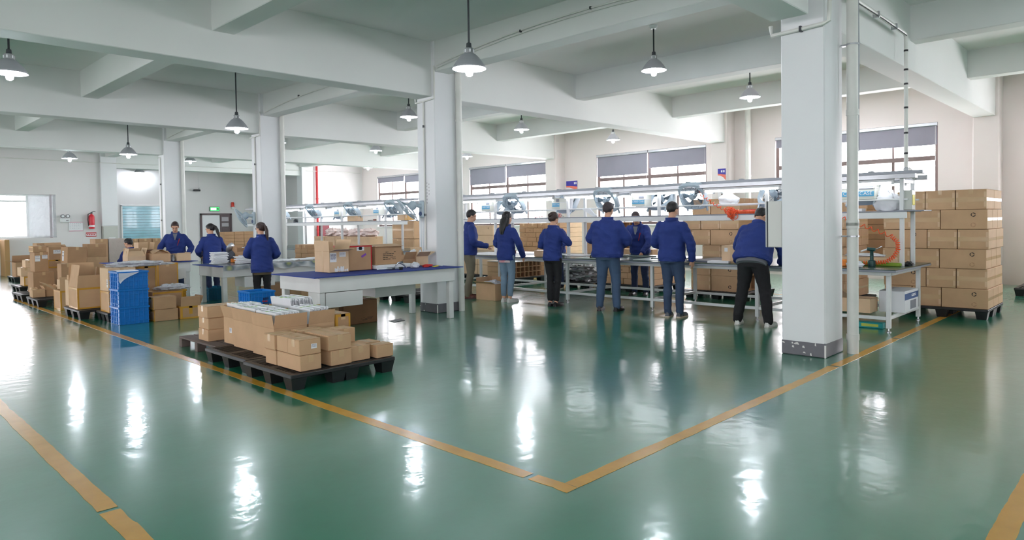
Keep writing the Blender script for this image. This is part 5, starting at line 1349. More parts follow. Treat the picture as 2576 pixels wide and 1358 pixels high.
    wrinkle(jm, .0105*s, 8/s, seed); jm.materials.clear(); jm.materials.append(M_jack); jm.name = 'jacket'; jo = link('jacket', jm, t)
    # collar, hem band, cuffs: thin closed rings
    def band(name, c, rx, ry, h_, mt, m, parent, th=.008, cut=0):
        vs = []; n = 26; g = MB()
        for (z_, q) in ((0,0),(h_,-.002 if name == 'collar' else 0),(h_,th),(0,th)):
            for k in range(n): 
                a = 2*PI*k/n+PI/2; dz = 0
                if cut and z_ > 0: dz = -cut*max(0, math.cos(a-PI/2))**4
                vs.append(Vector(c)+(mt @ Vector(((rx+q)*math.cos(a), (ry+q)*math.sin(a), z_+dz))))
        fs = [(i*n+k, i*n+(k+1)%n, ((i+1)%4)*n+(k+1)%n, ((i+1)%4)*n+k) for i in range(4) for k in range(n)]
        g.add(vs, fs); return g.xf(S).build(name, m, parent, smooth=True)
    band('collar', up((0,-.014,1.418)), .078, .078, .046, r3, M_jack, jo, .014, .035)
    band('hem_band', up((0,-.004,jlen-.005)), .190*w_*slim, .148*w_, .05, r3, M_jack, jo, .012)
    for k in (0,1):
        e = Vector(elbows[k]); h = Vector(hands[k]); d = (h-e).normalized(); q = d.to_track_quat('Z','Y').to_matrix()
        band('cuff', h-d*.045, .044, .044, .045, q, M_jack, jo, .009)
    if collar_open:
        q_ = [up((-.05,.098,1.432)), up((.05,.098,1.432)), up((.012,.158,1.29)), up((-.012,.158,1.29))]
        MB().quadslab(*q_, .006).xf(S).build('shirt_front', mat('grey_shirt',(120,122,130),.8), t)
        for sx in (-1,1): MB().quadslab(up((sx*.05,.094,1.445)), up((sx*.085,.088,1.43)), up((sx*.06,.135,1.35)), up((sx*.014,.158,1.31)), .008).xf(S).build('lapel', M_jack, jo)
        MB().quadslab(up((-.052,.168,1.16)), up((-.04,.168,1.16)), up((-.085,.150,1.32)), up((-.105,.148,1.315)), .006).xf(S).build('red_print', mat('red_embroidery',(150,30,50),.7), jo)
    if shirt:
        sm = MB(); loft(sm, [(up((0,-.004,jlen-.05)),.158*w_*slim,.128*w_,r3),(up((0,0,jlen+.0)),.168*w_*slim,.13*w_,r3)]); sm.xf(S).build('shirt_hem', shirt, t, smooth=True)
    # ---- trousers
    q = MB()
    if seat:
        limb(q, [(0,-.03,.62),(0,0,.5)], [.15,.15])
    else: loft(q, [((0,-.005,.80),.145*slim,.12,None),((0,-.008,.86),.155*slim,.122,None),((0,-.005,.93),.145*slim,.108,None),((0,0,.97),.12*slim,.09,None)])
    for k in (0,1):
        hip, knee, an = kn[k]; d = (an-knee).normalized(); end = an - d*max(0, pants_hem-.085)*1.0
        limb(q, [hip+Vector((0,-.005,-.02)), (hip+knee)/2+Vector((0,.012,0)), knee, (knee+an)/2+Vector((0,-.012,0)), end], [.104*slim,.088*slim,.069*slim,.064*slim,.056*slim], sub=4)
    qm = fuse(q.xf(S), .0125*s, 5, .5)
    wrinkle(qm, .006*s, 10/s, seed+3, lambda p: .5+.9*max(0, 1-abs(p.z-.45*s)/.2)+.8*max(0, 1-p.z/.25)); qm.materials.clear(); qm.materials.append(trousers or denim('jeans',(52,78,116))); qm.name = 'trousers'; link('trousers', qm, t)
    # ---- shoes
    for k in (0,1):
        an = kn[k][2]; sx = -1 if k == 0 else 1; yw = R(-8*sx); base = Vector((an.x, an.y, an.z-.085))
        g = MB(); P = [(-.055,.030,.055),(-.02,.036,.075),(.03,.038,.07),(.085,.043,.052),(.14,.046,.045),(.185,.040,.040),(.212,.022,.03)]
        vs = []; n = 12
        for (y_, rx, hz) in P:
            for i in range(n):
                a = 2*PI*i/n; zz = math.sin(a); vs.append((rx*math.cos(a), y_, .022+(hz*zz if zz > 0 else .016*zz)))
        fs = [tuple(range(n)), tuple((len(P)-1)*n+i for i in range(n-1,-1,-1))]+[(i*n+a, (i+1)*n+a, (i+1)*n+(a+1)%n, i*n+(a+1)%n) for i in range(len(P)-1) for a in range(n)]
        mt = S @ Matrix.Translation(base) @ Matrix.Rotation(yw,4,'Z')
        so = g.add(vs, fs).xf(mt).build('shoe', shoe or M_black, t, smooth=True)
        ol = [(-.036,-.05),(-.02,-.066),(.02,-.066),(.036,-.05),(.042,.03),(.05,.12),(.045,.175),(.025,.215),(-.0,.222),(-.025,.215),(-.045,.175),(-.05,.12),(-.042,.03)]
        MB().poly(ol, .001, .020).xf(mt).build('sole', sole or M_sole, so)
    # ---- hair: a cap that follows the skull and sinks into the skin at the hairline
    hm = MB(); NU, NV = 44, 30; vs = []; th = {'short': .010, 'crop': .005}.get(hair, .016)
    KEY = [(0,.48),(35,.42),(58,.24),(70,-.28),(88,-.30),(102,-.80),(180,-.98)]
    for iv in range(NV+1):
        a = PI*iv/NV
        for iu in range(NU):
            f = 2*PI*iu/NU; d = Vector((math.sin(a)*math.sin(f), math.sin(a)*math.cos(f), math.cos(a)))
            ph = abs(math.degrees(math.atan2(d.x, d.y)))
            for (k0, z0), (k1, z1) in zip(KEY, KEY[1:]):
                if k0 <= ph <= k1+1e-6: zh = z0+(z1-z0)*(ph-k0)/(k1-k0); break
            q = min(1, max(0, (d.z-zh)/.14)); q = q*q*(3-2*q)
            off = -.014+q*(.014+th)+(.004*noise.noise(d*6+Vector((seed,0,0))) if q > .5 else 0)
            if d.z > .3 and d.y > 0 and hair == 'short': off += .006*q*d.y
            back = max(0, -d.y)*max(0, -d.z+.25)
            vs.append(Vector((0,-.012,.022))+Vector((d.x*(.074+off), d.y*(.092+off)+0, d.z*(.088+off)))+Vector((0,.012*back,-.014*back)))
    hm.add(vs, [(r_*NU+k, (r_+1)*NU+k, (r_+1)*NU+(k+1)%NU, r_*NU+(k+1)%NU) for r_ in range(NV) for k in range(NU)])
    if hair == 'bun': hm.sphere((0,-.112,.035), .036, 14, 10, (1.1,.9,1)); hm.tube([(-.075,.0,.055),(-.05,.004,.10),(0,.008,.118),(.05,.004,.10),(.075,.0,.055)], .005, 6)
    if hair == 'pony':
        hm.sphere((0,-.112,.02), .026, 12, 8); hm.tube([(0,-.10,.02),(0,-.130,.0),(0,-.138,-.08),(0,-.125,-.17),(0,-.12,-.24),(0,-.12,-.28)], [.020,.032,.036,.032,.02,.006], 12)
    if hair == 'long':
        for (x_, y_, w_) in ((0,-.075,.05),(-.04,-.06,.042),(.04,-.06,.042),(-.065,-.025,.028),(.065,-.025,.028)):
            hm.tube([(x_,y_,.02),(x_*1.05,y_-.018,-.06),(x_*1.0,y_-.035,-.15),(x_*.8,y_-.045,-.24),(x_*.55,y_-.05,-.33 if abs(x_) < .05 else -.22)], [w_*.7,w_,w_*1.0,w_*.85,.008], 10)
    hm.xf(S @ hfm).build('hair', hcol, t, smooth=True)
    # ---- face details
    ey = MB()
    for k in (-1,1): ey.sphere((k*.031,.083,.006), 1, 8, 6, (.010,.005,.0045)); ey.tube([(k*.014,.094,.028),(k*.032,.093,.034),(k*.05,.080,.029)], .0032, 5)
    ey.xf(S @ hfm).build('eyes_and_brows', M_hair, bo, smooth=True)
    MB().tube([(-.022,.0915,-.067),(0,.1005,-.0665),(.022,.0915,-.067)], .0042, 6).xf(S @ hfm).build('lips', mat('lips',(176,104,96),.5), bo, smooth=True)
    if glasses:
        g = MB()
        for k in (-1,1):
            g.tube([(k*.032+.023*math.cos(2*PI*i/14), .103, .004+.016*math.sin(2*PI*i/14)) for i in range(14)], .0026, 5, closed=True); g.tube([(k*.055,.10,.008),(k*.078,.06,.008),(k*.083,-.01,.0)], .0026, 5)
        g.tube([(-.01,.105,.006),(.01,.105,.006)], .0026, 5); g.xf(S @ hfm).build('glasses', M_black, t, smooth=True)
    if glove is not None:
        h, d, pn = hnd[glove]; g = MB(); hand_shape(g, h-d*.02, d, pn, 1.18, curl, left=(glove == 0)); gm = fuse(g.xf(S), .006, 2, .5); gm.materials.clear(); gm.materials.append(M_glove); link('glove', gm, t)
    return t
kh = mat('khaki_trousers',(124,116,98),.85,var=.18,vscale=6,bump=.2,bscale=40); bk = mat('black_trousers',(28,27,31),.85,var=.2,vscale=6,bump=.2,bscale=30)
pj = denim('pale_jeans',(126,150,172)); mj = denim('mid_jeans',(68,90,120)); dj = denim('dark_jeans',(36,50,84)); nj = denim('navy_jeans',(56,74,104))
wsh = mat('white_shoe',(222,220,216),.5); bsh = mat('black_shoe',(24,24,26),.4); gsh = mat('grey_sneaker',(112,116,124),.6,rgb2=(60,64,72),vscale=30); rsh = mat('red_brown_shoe',(130,70,56),.5,rgb2=(70,40,40),vscale=30)
person('man with glasses in khaki trousers at the left end of the bench, holding a mallet', (8.52,9.45,0), -28, 1.66, 4, (0,24), ((-.26,.03,1.10),(.25,.04,1.08)), ((-.12,.30,1.02),(.17,.32,1.0)), ((-.08,.03,0),(.09,-.05,0)), 'short', None, kh, rsh, glasses=True, seed=2, jlen=.84, sole=mat('dark_sole',(80,60,56),.6), curl=1.1)
person('woman with long black hair and pale jeans standing at the bench', (8.50,8.44,0), 8, 1.60, 2, (-6,8), ((-.25,.02,1.10),(.27,.03,1.10)), ((-.13,.29,.98),(.20,.26,.86)), ((-.06,.0,0),(.07,.02,0)), 'long', None, pj, wsh, mat('floral_shirt',(220,214,216),.7,rgb2=(214,60,84),vscale=16), seed=4, jlen=.80, pants_hem=.15, slim=.93, build=.93, sole=wsh)
person('woman with pinned up hair and black trousers at the bench', (8.57,7.42,0), 12, 1.57, 3, (-16,16), ((-.25,.02,1.10),(.30,.06,1.14)), ((-.12,.28,1.12),(.10,.30,1.22)), ((-.05,0,0),(.06,.02,0)), 'bun', M_hairb, bk, bsh, seed=6, jlen=.83, pants_hem=.13, slim=.9, build=.93, sole=bsh)
person('broad man in blue jeans with short hair, second from the near column', (8.66,6.36,0), 16, 1.71, 3, (-6,14), ((-.30,.03,1.12),(.31,.05,1.10)), ((-.14,.29,1.06),(.17,.27,1.02)), ((-.13,0,0),(.14,.03,0)), 'short', mat('cropped_hair',(62,50,54),.6,var=.3,vscale=50), mj, bsh, seed=8, jlen=.84, build=1.1, jwid=1.08, slim=1.04, sole=bsh)
person('man facing the camera behind the bench, leaning on both hands', (10.86,7.22,0), 196, 1.63, 22, (18,18), ((-.27,.30,1.06),(.30,.22,1.03)), ((-.20,.50,.86),(.30,.42,.86)), ((-.11,0,0),(.12,.02,0)), 'short', mat('cropped_hair',(62,50,54),.6), dj, bsh, seed=10, jlen=.84, curl=.35, sole=bsh, collar_open=True)
person('slim man in dark jeans looking down to the right at the bench', (8.67,5.22,0), 10, 1.68, 2, (-14,20), ((-.27,.01,1.10),(.28,.0,1.09)), ((-.18,.26,1.0),(.27,.10,.84)), ((-.06,.0,0),(.11,.03,0)), 'short', None, nj, gsh, seed=12, jlen=.83, slim=.96, sole=mat('beige_sole',(202,186,164),.6))
person('man in black trousers and white sneakers bending over the bench', (8.62,3.98,0), 6, 1.66, 30, (-12,42), ((-.30,.30,1.05),(.31,.28,1.02)), ((-.16,.52,.88),(.24,.44,.84)), ((-.20,.0,0),(.22,-.02,0)), 'short', None, bk, wsh, mat('grey_tshirt',(110,112,120),.8), seed=14, jlen=.86, build=1.06, jwid=1.05, slim=1.12, curl=.4)
person('man with black hair sitting behind the carton piles on the left', (4.76,16.0,0), 112, 1.58, 14, (14,20), ((-.29,.14,1.06),(.28,.14,1.05)), ((-.2,.36,.98),(.2,.36,.98)), None, 'short', None, dj, bsh, seed=16, seat=True)
t = thing('work_stool', 'low stool under the sitting man', 'stool', (4.76,16.0,0)); MB().lathe([(0,.33),(.16,.33),(.17,.345),(.16,.36),(0,.36)], 20).build('seat', M_dark, t, smooth=True)
for k in range(4): a = PI/4+k*PI/2; MB().cyl((.16*math.cos(a),.16*math.sin(a),0),(.11*math.cos(a),.11*math.sin(a),.335), .014, n=8).build('leg', M_alu, t, smooth=True)
person('man facing the camera behind the third table, one hand in a blue glove', (5.28,15.05,0), 246, 1.53, 6, (0,34), ((-.33,.04,1.08),(.33,.05,1.06)), ((-.22,.26,.88),(.20,.27,.90)), None, 'short', M_hairb, dj, bsh, mat('grey_tshirt',(110,112,120),.8), seed=18, build=1.02, jwid=1.04, glove=0, collar_open=True)
person('woman with a black ponytail seen from behind between the white tables', (5.46,13.62,0), 88, 1.47, 6, (42,22), ((-.29,.05,1.08),(.31,.06,1.06)), ((-.16,.30,.98),(.14,.30,.98)), ((-.09,0,0),(.10,.03,0)), 'pony', None, dj, bsh, seed=20, jlen=.74)
person('woman with a brown ponytail standing beside the patterned cover', (5.30,11.15,0), 72, 1.47, 3, (38,12), ((-.28,.03,1.08),(.29,.0,1.08)), ((-.14,.29,1.02),(.20,.22,.98)), ((-.09,0,0),(.10,.02,0)), 'pony', M_hairb, bk, bsh, mat('olive_hem',(92,78,56),.8), seed=22, jlen=.72, build=1.02)
t = None
person('dark haired worker half hidden behind the bun haired woman', (10.95,9.35,0), 190, 1.53, 10, (0,25), None, ((-.15,.3,.95),(.15,.3,.95)), None, 'short', M_hairb, dj, bsh, seed=24)

# ------------------------------------------------------------------ pipes, conduits, wall things
t = thing('drain_pipe', 'thick white drain pipe beside the near right column', 'pipe', (7.52, 2.39, 0))
MB().cyl((0,0,.0),(0,0,SLAB), .055, n=20).build('pipe', M_pipe, t, smooth=True)
for z_ in (.17, 1.33, 1.36, 2.5): MB().lathe([(.055,z_-.03),(.062,z_-.03),(.062,z_+.03),(.055,z_+.03)], 20).build('coupling', M_pipe, t, smooth=True)
for z_ in (1.22, 3.2):
    MB().lathe([(.056,z_-.008),(.064,z_-.008),(.064,z_+.008),(.056,z_+.008)], 16).build('clamp', M_alu, t); MB().bbox(-.03,.05,z_-.008,.03,.104,z_+.008,.002).build('clamp_arm', M_alu, t)
MB().tube([(.045,-.035,SLAB),(.045,-.04,3.6),(.043,-.045,3.2),(.05,-.04,2.6),(.046,-.04,2.1)], .012, 6).build('grey_hose', M_tray, t)
t = thing('drain_pipe', 'white drain pipe at the column behind the blue topped table', 'pipe', (7.24, 8.22, 0)); MB().cyl((0,0,0),(0,0,SLAB), .05, n=16).build('pipe', M_pipe, t, smooth=True)
for z_ in (1.3, 3.05): MB().lathe([(.05,z_-.02),(.057,z_-.02),(.057,z_+.02),(.05,z_+.02)], 16).build('coupling', M_pipe, t)
t = thing('drain_pipe', 'white drain pipe at the fan column on the left', 'pipe', (7.19, 14.02, 0)); MB().cyl((0,0,0),(0,0,SLAB), .05, n=16).build('pipe', M_pipe, t, smooth=True)
for z_ in (1.2, 3.05): MB().lathe([(.05,z_-.02),(.057,z_-.02),(.057,z_+.02),(.05,z_+.02)], 16).build('coupling', M_pipe, t)
t = thing('drain_pipe', 'white drain pipe at the farthest column', 'pipe', (7.19, 19.82, 0)); MB().cyl((0,0,0),(0,0,SLAB), .05, n=16).build('pipe', M_pipe, t, smooth=True)
MB().lathe([(.05,1.18),(.057,1.18),(.057,1.22),(.05,1.22)], 16).build('coupling', M_pipe, t)
t = thing('drain_pipe', 'white drain pipe on the window wall near the blue poster', 'pipe', (16.62, 7.78, 0)); MB().cyl((0,0,0),(0,0,SLAB), .07, n=16).build('pipe', M_pipe, t, smooth=True)
MB().lathe([(.07,2.48),(.078,2.48),(.078,2.52),(.07,2.52)], 16).build('coupling', M_pipe, t)
# air drop pipe over the bench end with black tape bands
t = thing('air_drop_pipe', 'white drop pipe with black bands feeding the end of the bench', 'pipe', (9.72, 2.45, 0)); zz = 3.72
MB().tube([(0,0,2.02),(0,0,zz-.05),(-.02,0,zz),(-.08,0,zz+.01),(-2.1,0,zz+.02)], .024, 10).build('pipe', M_pipe, t, smooth=True)
MB().tube([(-.08,-.03,zz-.03),(-1.0,-.03,zz-.02),(-2.1,-.03,zz-.03)], .006, 5).build('cable', M_dark, t)
for z_ in (3.52, 3.28, 3.1, 2.8, 2.48, 2.22): MB().lathe([(.0245,z_-.012),(.0258,z_-.012),(.0258,z_+.012),(.0245,z_+.012)], 12).build('black_band', M_black, t)
for x_ in (-.5, -1.2): MB().bbox(x_-.015,-.035,zz-.03,x_+.015,.035,zz+.04,.003).build('pipe_clip', M_alu, t)
MB().lathe([(0,1.99),(.03,1.99),(.03,2.03),(.018,2.06),(.018,2.1),(0,2.1)], 12).build('valve', M_alu, t, smooth=True); MB().bbox(0,-.008,2.14,.09,.008,2.15,.003).build('valve_handle', M_tray, t)
MB().tube([(-.02,0,2.01),(.15,.0,2.03),(.22,0,2.01),(.3,0,2.0),(.36,0,2.0),(.38,0,1.95),(.36,0,1.92),(.1,0,1.97)], .022, 8).build('manifold', M_pipe, t, smooth=True)
def conduit(lb, pts, r=.014, clips=(), m=None):
    t = thing('conduit', lb, 'conduit', (0,0,0)); MB().tube(pts, r, 8).build('pipe', m or M_pipe, t, smooth=True)
    for p in clips: MB().bbox(p[0]-r-.006,p[1]-.012,p[2]-r-.006,p[0]+r+.006,p[1]+.012,p[2]+r+.006,.003).build('clip', M_dark, t)
    return t
# conduits on the beam between the two near columns, sagging
def sag(y0, y1, x, za, zb, s, n=14): return [(x, y0+(y1-y0)*k/n, za+(zb-za)*k/n+s*4*(k/n)*(1-k/n)) for k in range(n+1)]
conduit('pair of thin conduits along the beam between the near columns', sag(8.2,3.0,6.782,3.86,3.93,.16), .011, [(6.782,6.4,4.02),(6.782,5.2,4.06),(6.782,4.1,4.02)])
conduit('lower of the thin conduits along the beam between the near columns', sag(8.2,3.0,6.782,3.82,3.89,.16), .009)
conduit('thin conduit around the head of the column behind the blue topped table', [(6.768,8.25,3.86),(6.768,8.245,3.6),(6.765,8.25,3.36),(6.765,8.5,3.345),(6.765,8.72,3.34),(6.765,8.73,3.46)], .014)
conduit('vertical conduit on the column behind the blue topped table', [(6.765,8.52,1.0),(6.765,8.52,3.34)], .014, [(6.765,8.52,2.95),(6.765,8.52,1.55)])
conduit('thin conduits along the beam of the second bay', sag(14.0,8.8,6.782,3.84,3.9,.14), .012, [(6.782,12.5,3.99),(6.782,11,4.01)])
conduit('thin conduit around the head of the fan column', [(6.705,14.05,3.86),(6.705,14.05,3.5),(6.70,14.06,3.36),(6.70,14.3,3.345),(6.70,14.53,3.34)], .014)
conduit('vertical conduit on the fan column', [(6.705,14.32,.9),(6.705,14.32,3.34)], .014, [(6.705,14.32,2.75),(6.705,14.32,1.35)])
conduit('thin conduits along the beam of the third bay', sag(19.8,14.6,6.782,3.84,3.9,.12), .012, [(6.782,17.5,3.97)])
conduit('vertical conduit on the farthest column', [(6.705,20.12,.9),(6.705,20.12,3.34),(6.70,20.3,3.345)], .014, [(6.705,20.12,2.6),(6.705,20.12,1.6)])
conduit('bent white conduit around the head of the near right column', [(7.03,2.44,3.62),(7.03,2.45,3.36),(7.02,2.5,3.34),(7.02,2.75,3.33),(7.02,3.02,3.32),(7.02,3.03,3.42)], .022, [(7.02,2.72,3.33)])
conduit('thin conduit running along the end wall', [(3.0,25.66,3.62),(5.0,25.66,3.60),(6.6,25.57,3.58),(7.0,25.56,3.58),(13.9,25.66,3.64),(14.2,25.56,3.64),(16.8,25.66,3.66)], .012)
t = thing('fire_pipe', 'red vertical fire pipe at the end wall', 'pipe', (14.63, 25.6, 0)); MB().cyl((0,0,0),(0,0,3.9), .045, n=14).build('pipe', M_red, t, smooth=True)
for z_ in (1.2, 2.5): MB().lathe([(.045,z_-.03),(.055,z_-.03),(.055,z_+.03),(.045,z_+.03)], 14).build('coupling', M_red, t)
t = thing('fire_cabinet', 'dark red hose cabinet beside the red pipe', 'cabinet', (14.75,25.5,.45)); MB().bbox(0,0,0,.36,.18,.95,.006).build('body', mat('dark_red',(120,26,40),.4), t); MB().bbox(.03,-.006,.04,.33,0,.9,.002).build('door', mat('dark_red',(120,26,40),.4), t)
# control cabinet on the far side of the near column
t = thing('electrical_box', 'white electrical box on the side of the near right column', 'cabinet', (7.09, 2.945, 1.11)); MB().bbox(0,0,0,.3,.185,.49,.006).build('body', mat('grey_white_metal',(206,206,200),.4), t); MB().bbox(-.012,.004,.006,0,.15,.484,.003).build('door', mat('grey_white_metal',(206,206,200),.4), t); MB().bbox(-.008,.155,.0,.0,.168,.49,.002).build('door_gap', M_dark, t)
# wall fans
def wall_fan(lb, loc, face):
    t = thing('wall_fan', lb, 'fan', loc); r = .23
    MB().bbox(-.05,-.055,-.16,-.0,.055,.12,.03).build('wall_bracket', M_fan, t); MB().lathe([(0,0),(.035,0),(.035,.012),(0,.014)], 14, (-.052,0,-.09)).xf(Matrix.Translation((-.052,0,-.09)) @ Matrix.Rotation(-PI/2,4,'Y') @ Matrix.Translation((.052,0,.09))).build('dial', mat('fan_dial_blue',(60,84,130),.4), t, smooth=True)
    MB().tube([(-.04,0,.03),(-.12,.01,.045),(-.16,.02,.05)], [.04,.03,.03], 10).build('arm', M_fan, t, smooth=True)
    d = Vector(face).normalized(); zax = -d; xax = Vector((0,0,1)).cross(zax).normalized(); yax = zax.cross(xax)
    mt = Matrix((xax, yax, zax)).transposed().to_4x4(); mt.translation = Vector((-.17,.03,.055))+d*.13
    cg = MB()
    for q in range(9):
        f = q/8; rr = r*(.18+.82*f); zf = -.045*math.cos(f*PI/2)
        cg.tube([(rr*math.cos(2*PI*k/28), rr*math.sin(2*PI*k/28), zf) for k in range(28)], .0022, 4, closed=True)
        if q > 1: cg.tube([(rr*math.cos(2*PI*k/28), rr*math.sin(2*PI*k/28), .065*math.cos(f*PI/2)) for k in range(28)], .0022, 4, closed=True)
    for k in range(36):
        a = 2*PI*k/36; c_, s_ = math.cos(a), math.sin(a)
        cg.tube([(r*.18*c_, r*.18*s_, -.044), (r*.6*c_, r*.6*s_, -.028), (r*c_, r*s_, 0), (r*.6*c_, r*.6*s_, .04), (r*.2*c_, r*.2*s_, .062)], .0018, 4)
    cg.tube([(r*1.01*math.cos(2*PI*k/28), r*1.01*math.sin(2*PI*k/28), 0) for k in range(28)], .008, 6, closed=True)
    cg.xf(mt).build('cage', M_fan, t, smooth=True)
    bl = MB()
    for k in range(3):
        a0 = 2*PI*k/3; P = []
        for i in range(6):
            for j in range(4):
                a = a0+(j-1.5)*(.22+.1*i/5); rr = r*(.15+.72*i/5); P.append((rr*math.cos(a), rr*math.sin(a), .012+(j-1.5)*.014))
        bl.add(P, [(i*4+j, i*4+j+1, i*4+j+5, i*4+j+4) for i in range(5) for j in range(3)])
    bl.xf(mt).build('blades', mat_clear('smoky_blade',(140,160,172),.35,.2), t, smooth=True)
    MB().lathe([(0,-.05),(.03,-.048),(.042,-.04),(.042,.0),(0,.0)], 16).xf(mt).build('hub', M_fan, t, smooth=True)
    mo = MB().lathe([(0,.05),(.062,.05),(.07,.08),(.066,.15),(.03,.18),(0,.18)], 18).xf(mt).build('motor', M_fan, t, smooth=True)
    MB().bbox(-.03,-.072,.09,.03,-.066,.13,.002).xf(mt).build('sticker', mat('sticker_blue',(40,110,190),.4), mo)
    MB().tube([(-.02,.03,-.15),(-.018,.035,-.5),(-.016,.03,-.78)], .004, 5).build('power_cord', M_fan, t); MB().tube([(-.02,-.02,-.15),(-.018,-.015,-.75)], .003, 5).build('pull_cord', M_fan, t)
    return t
wall_fan('grey wall fan on the column behind the blue topped table', (6.77, 8.58, 1.66), (-.55,.35,-.62)); wall_fan('grey wall fan on the column behind the ponytailed woman', (6.715, 14.42, 1.6), (-.62,.45,-.45))
# red characters stencilled on the column
b = MB()
for k in range(11):
    yy, zz = (8.475, 2.06-.052*k) if k < 7 else (8.425, 2.04-.052*(k-7))
    for (a, c) in ((0,0),(.008,.008),(0,.016)): b.box(6.7785, yy+a, zz-c, 6.7798, yy+a+.012, zz-c+.004)
    b.box(6.7785, yy+.004, zz-.018, 6.7798, yy+.008, zz+.006)
o = b.build('stencilled_marks', mat('faint_print',(132,124,126),.7)); tag(o, 'two columns of small printed characters on the column behind the table', 'lettering')
# end wall: extinguisher, signs, emergency lamp, cabinet
t = thing('fire_extinguisher', 'red fire extinguisher hanging on the end wall', 'extinguisher', (6.36, 25.6, 1.39)); mred = mat('extinguisher_red',(214,40,56),.3)
MB().lathe([(0,0),(.075,0),(.085,.02),(.085,.40),(.06,.46),(.025,.48),(.025,.5),(0,.5)], 18).build('cylinder', mred, t, smooth=True); MB().bbox(-.03,-.02,.5,.03,.02,.54,.006).build('valve', M_dark, t); MB().tube([(.0,0,.54),(.07,0,.58),(.12,0,.56)], .01, 6).build('handle', M_black, t)
MB().tube([(-.03,0,.52),(-.1,-.02,.48),(-.115,-.03,.3),(-.1,-.03,.1)], .014, 8).build('hose', M_black, t, smooth=True); MB().lathe([(.0855,.06),(.0865,.06),(.0865,.12),(.0855,.12)], 18).build('label_band', M_paper, t); MB().bbox(-.05,.03,.1,.05,.09,.4,.01).build('wall_hook', M_dark, t)
FY = lambda x, y, z: Matrix.Translation((x, y, z)) @ FACEY
def wall_sign(lb, x, z, w, h, m, name='wall_sign', y=25.68):
    t = thing(name, lb, 'sign', (x, y, z)); MB().bbox(-w/2,0,-h/2,w/2,.012,h/2,.003).build('plate', m, t); return t
t = wall_sign('red and white fire equipment sign below the extinguisher', 6.36, 1.20, .30, .14, M_red); MB().box(-.14,-.002,-.04,.14,0,.035).build('white_panel', M_paper, t); b = MB()
for k in range(5): b.box(-.12+k*.05,-.003,-.02,-.085+k*.05,0,.02)
b.build('characters', M_red, t); 
t = wall_sign('white notice with red border lines on the end wall', 5.93, 1.47, .40, .30, M_paper); MB().box(-.2,-.002,.135,.2,0,.148).build('red_line', mat('rose_line',(206,110,140),.5), t); MB().box(-.2,-.002,-.15,.2,0,-.135).build('red_line', mat('rose_line',(206,110,140),.5), t); b = MB()
rnd = random.Random(5)
for r_ in range(4):
    for k in range(6): b.box(-.17+k*.055,-.002,.09-.05*r_,-.17+k*.055+rnd.uniform(.01,.04),0,.096-.05*r_)
b.build('print', M_edge, t)
t = thing('emergency_lamp', 'twin headed emergency lamp beside the end wall window', 'lamp', (5.62,25.66,1.72)); MB().bbox(-.13,-.05,-.11,.13,.03,.02,.01).build('case', M_white, t)
for s_ in (-1,1): MB().sphere((s_*.07,-.06,.09), .05, 14, 8, (1,.7,1)).build('lamp_head', M_paper, t, smooth=True); MB().lathe([(.052,-.01),(.058,-.01),(.058,.03),(.052,.03)], 14).xf(Matrix.Translation((s_*.07,-.05,.09)) @ Matrix.Rotation(PI/2,4,'X')).build('bezel', M_dark, t)
MB().box(.02,-.052,-.06,.09,-.05,-.045).build('indicator', M_dark, t)
t = thing('electrical_cabinet', 'grey electrical cabinet with warning sign below the pilaster', 'cabinet', (6.68, 25.56, .35)); MB().bbox(0,.02,0,.45,.3,1.12,.006).build('body', mat('cabinet_grey',(190,192,184),.4), t); dr = MB().bbox(.015,.0,.015,.435,.02,1.10,.003).build('door', mat('cabinet_grey',(190,192,184),.4), t); MB().bbox(.40,-.02,.62,.425,0,.68,.004).build('lock', M_dark, dr)
sg = MB().box(.16,-.004,.42,.36,0,.74).build('warning_sign', M_paper, dr)
b = MB().poly([(.18,.55),(.34,.55),(.26,.70)], -.006, -.004, 'xz'); b.build('yellow_triangle', M_yellow_sign, sg) if False else b.build('warning_triangle', M_yellow_sign, t)
MB().box(.17,-.006,.435,.35,-.004,.5).build('yellow_panel', M_yellow_sign, t); MB().poly([(.265,.575),(.245,.62),(.262,.62),(.255,.66),(.278,.61),(.26,.61)], -.0075, -.006, 'xz').build('lightning_bolt', M_ink, t)
b = MB()
for k in range(5): b.box(.18+k*.033,-.0075,.455,.205+k*.033,-.006,.48)
b.build('characters', M_ink, t)
# recess wall: shutter window, door, exit sign, alarm, cctv
YQ = YR-.005
t = thing('window_20', 'blue glass louvre window in the recess', 'window', (0,0,0), 0, None, 'structure')
MB().bbox(8.05,YQ-.05,.85,8.10,YQ,2.26,.004).bbox(9.5,YQ-.05,.85,9.55,YQ,2.26,.004).bbox(8.05,YQ-.05,2.22,9.55,YQ,2.27,.004).bbox(8.05,YQ-.05,.82,9.55,YQ,.87,.004).build('window_frame', M_white, t)
ml = mat('blue_louvre_glass',(150,206,222),.12,var=.2,vscale=2,coat=.5)
for k in range(13): MB().bbox(8.1,YQ-.03,.875+k*.104,9.5,YQ-.012,.875+k*.104+.098,.004).build('louvre', ml, t)
t = thing('door_1', 'dark brown panelled double door, one white leaf', 'door', (11.0, YQ, 0), 0, None, 'structure'); mdk = mat('dark_brown_door',(52,28,30),.35)
MB().bbox(-.04,-.06,0,.03,0,1.93,.004).bbox(1.17,-.06,0,1.25,0,1.93,.004).bbox(-.04,-.06,1.88,1.25,0,1.95,.004).build('door_frame', mdk, t)
MB().bbox(.03,-.04,.01,.75,-.01,1.88,.004).build('white_leaf', M_paper, t); lf = MB().bbox(.76,-.045,.01,1.17,-.01,1.88,.004).build('dark_leaf', mdk, t)
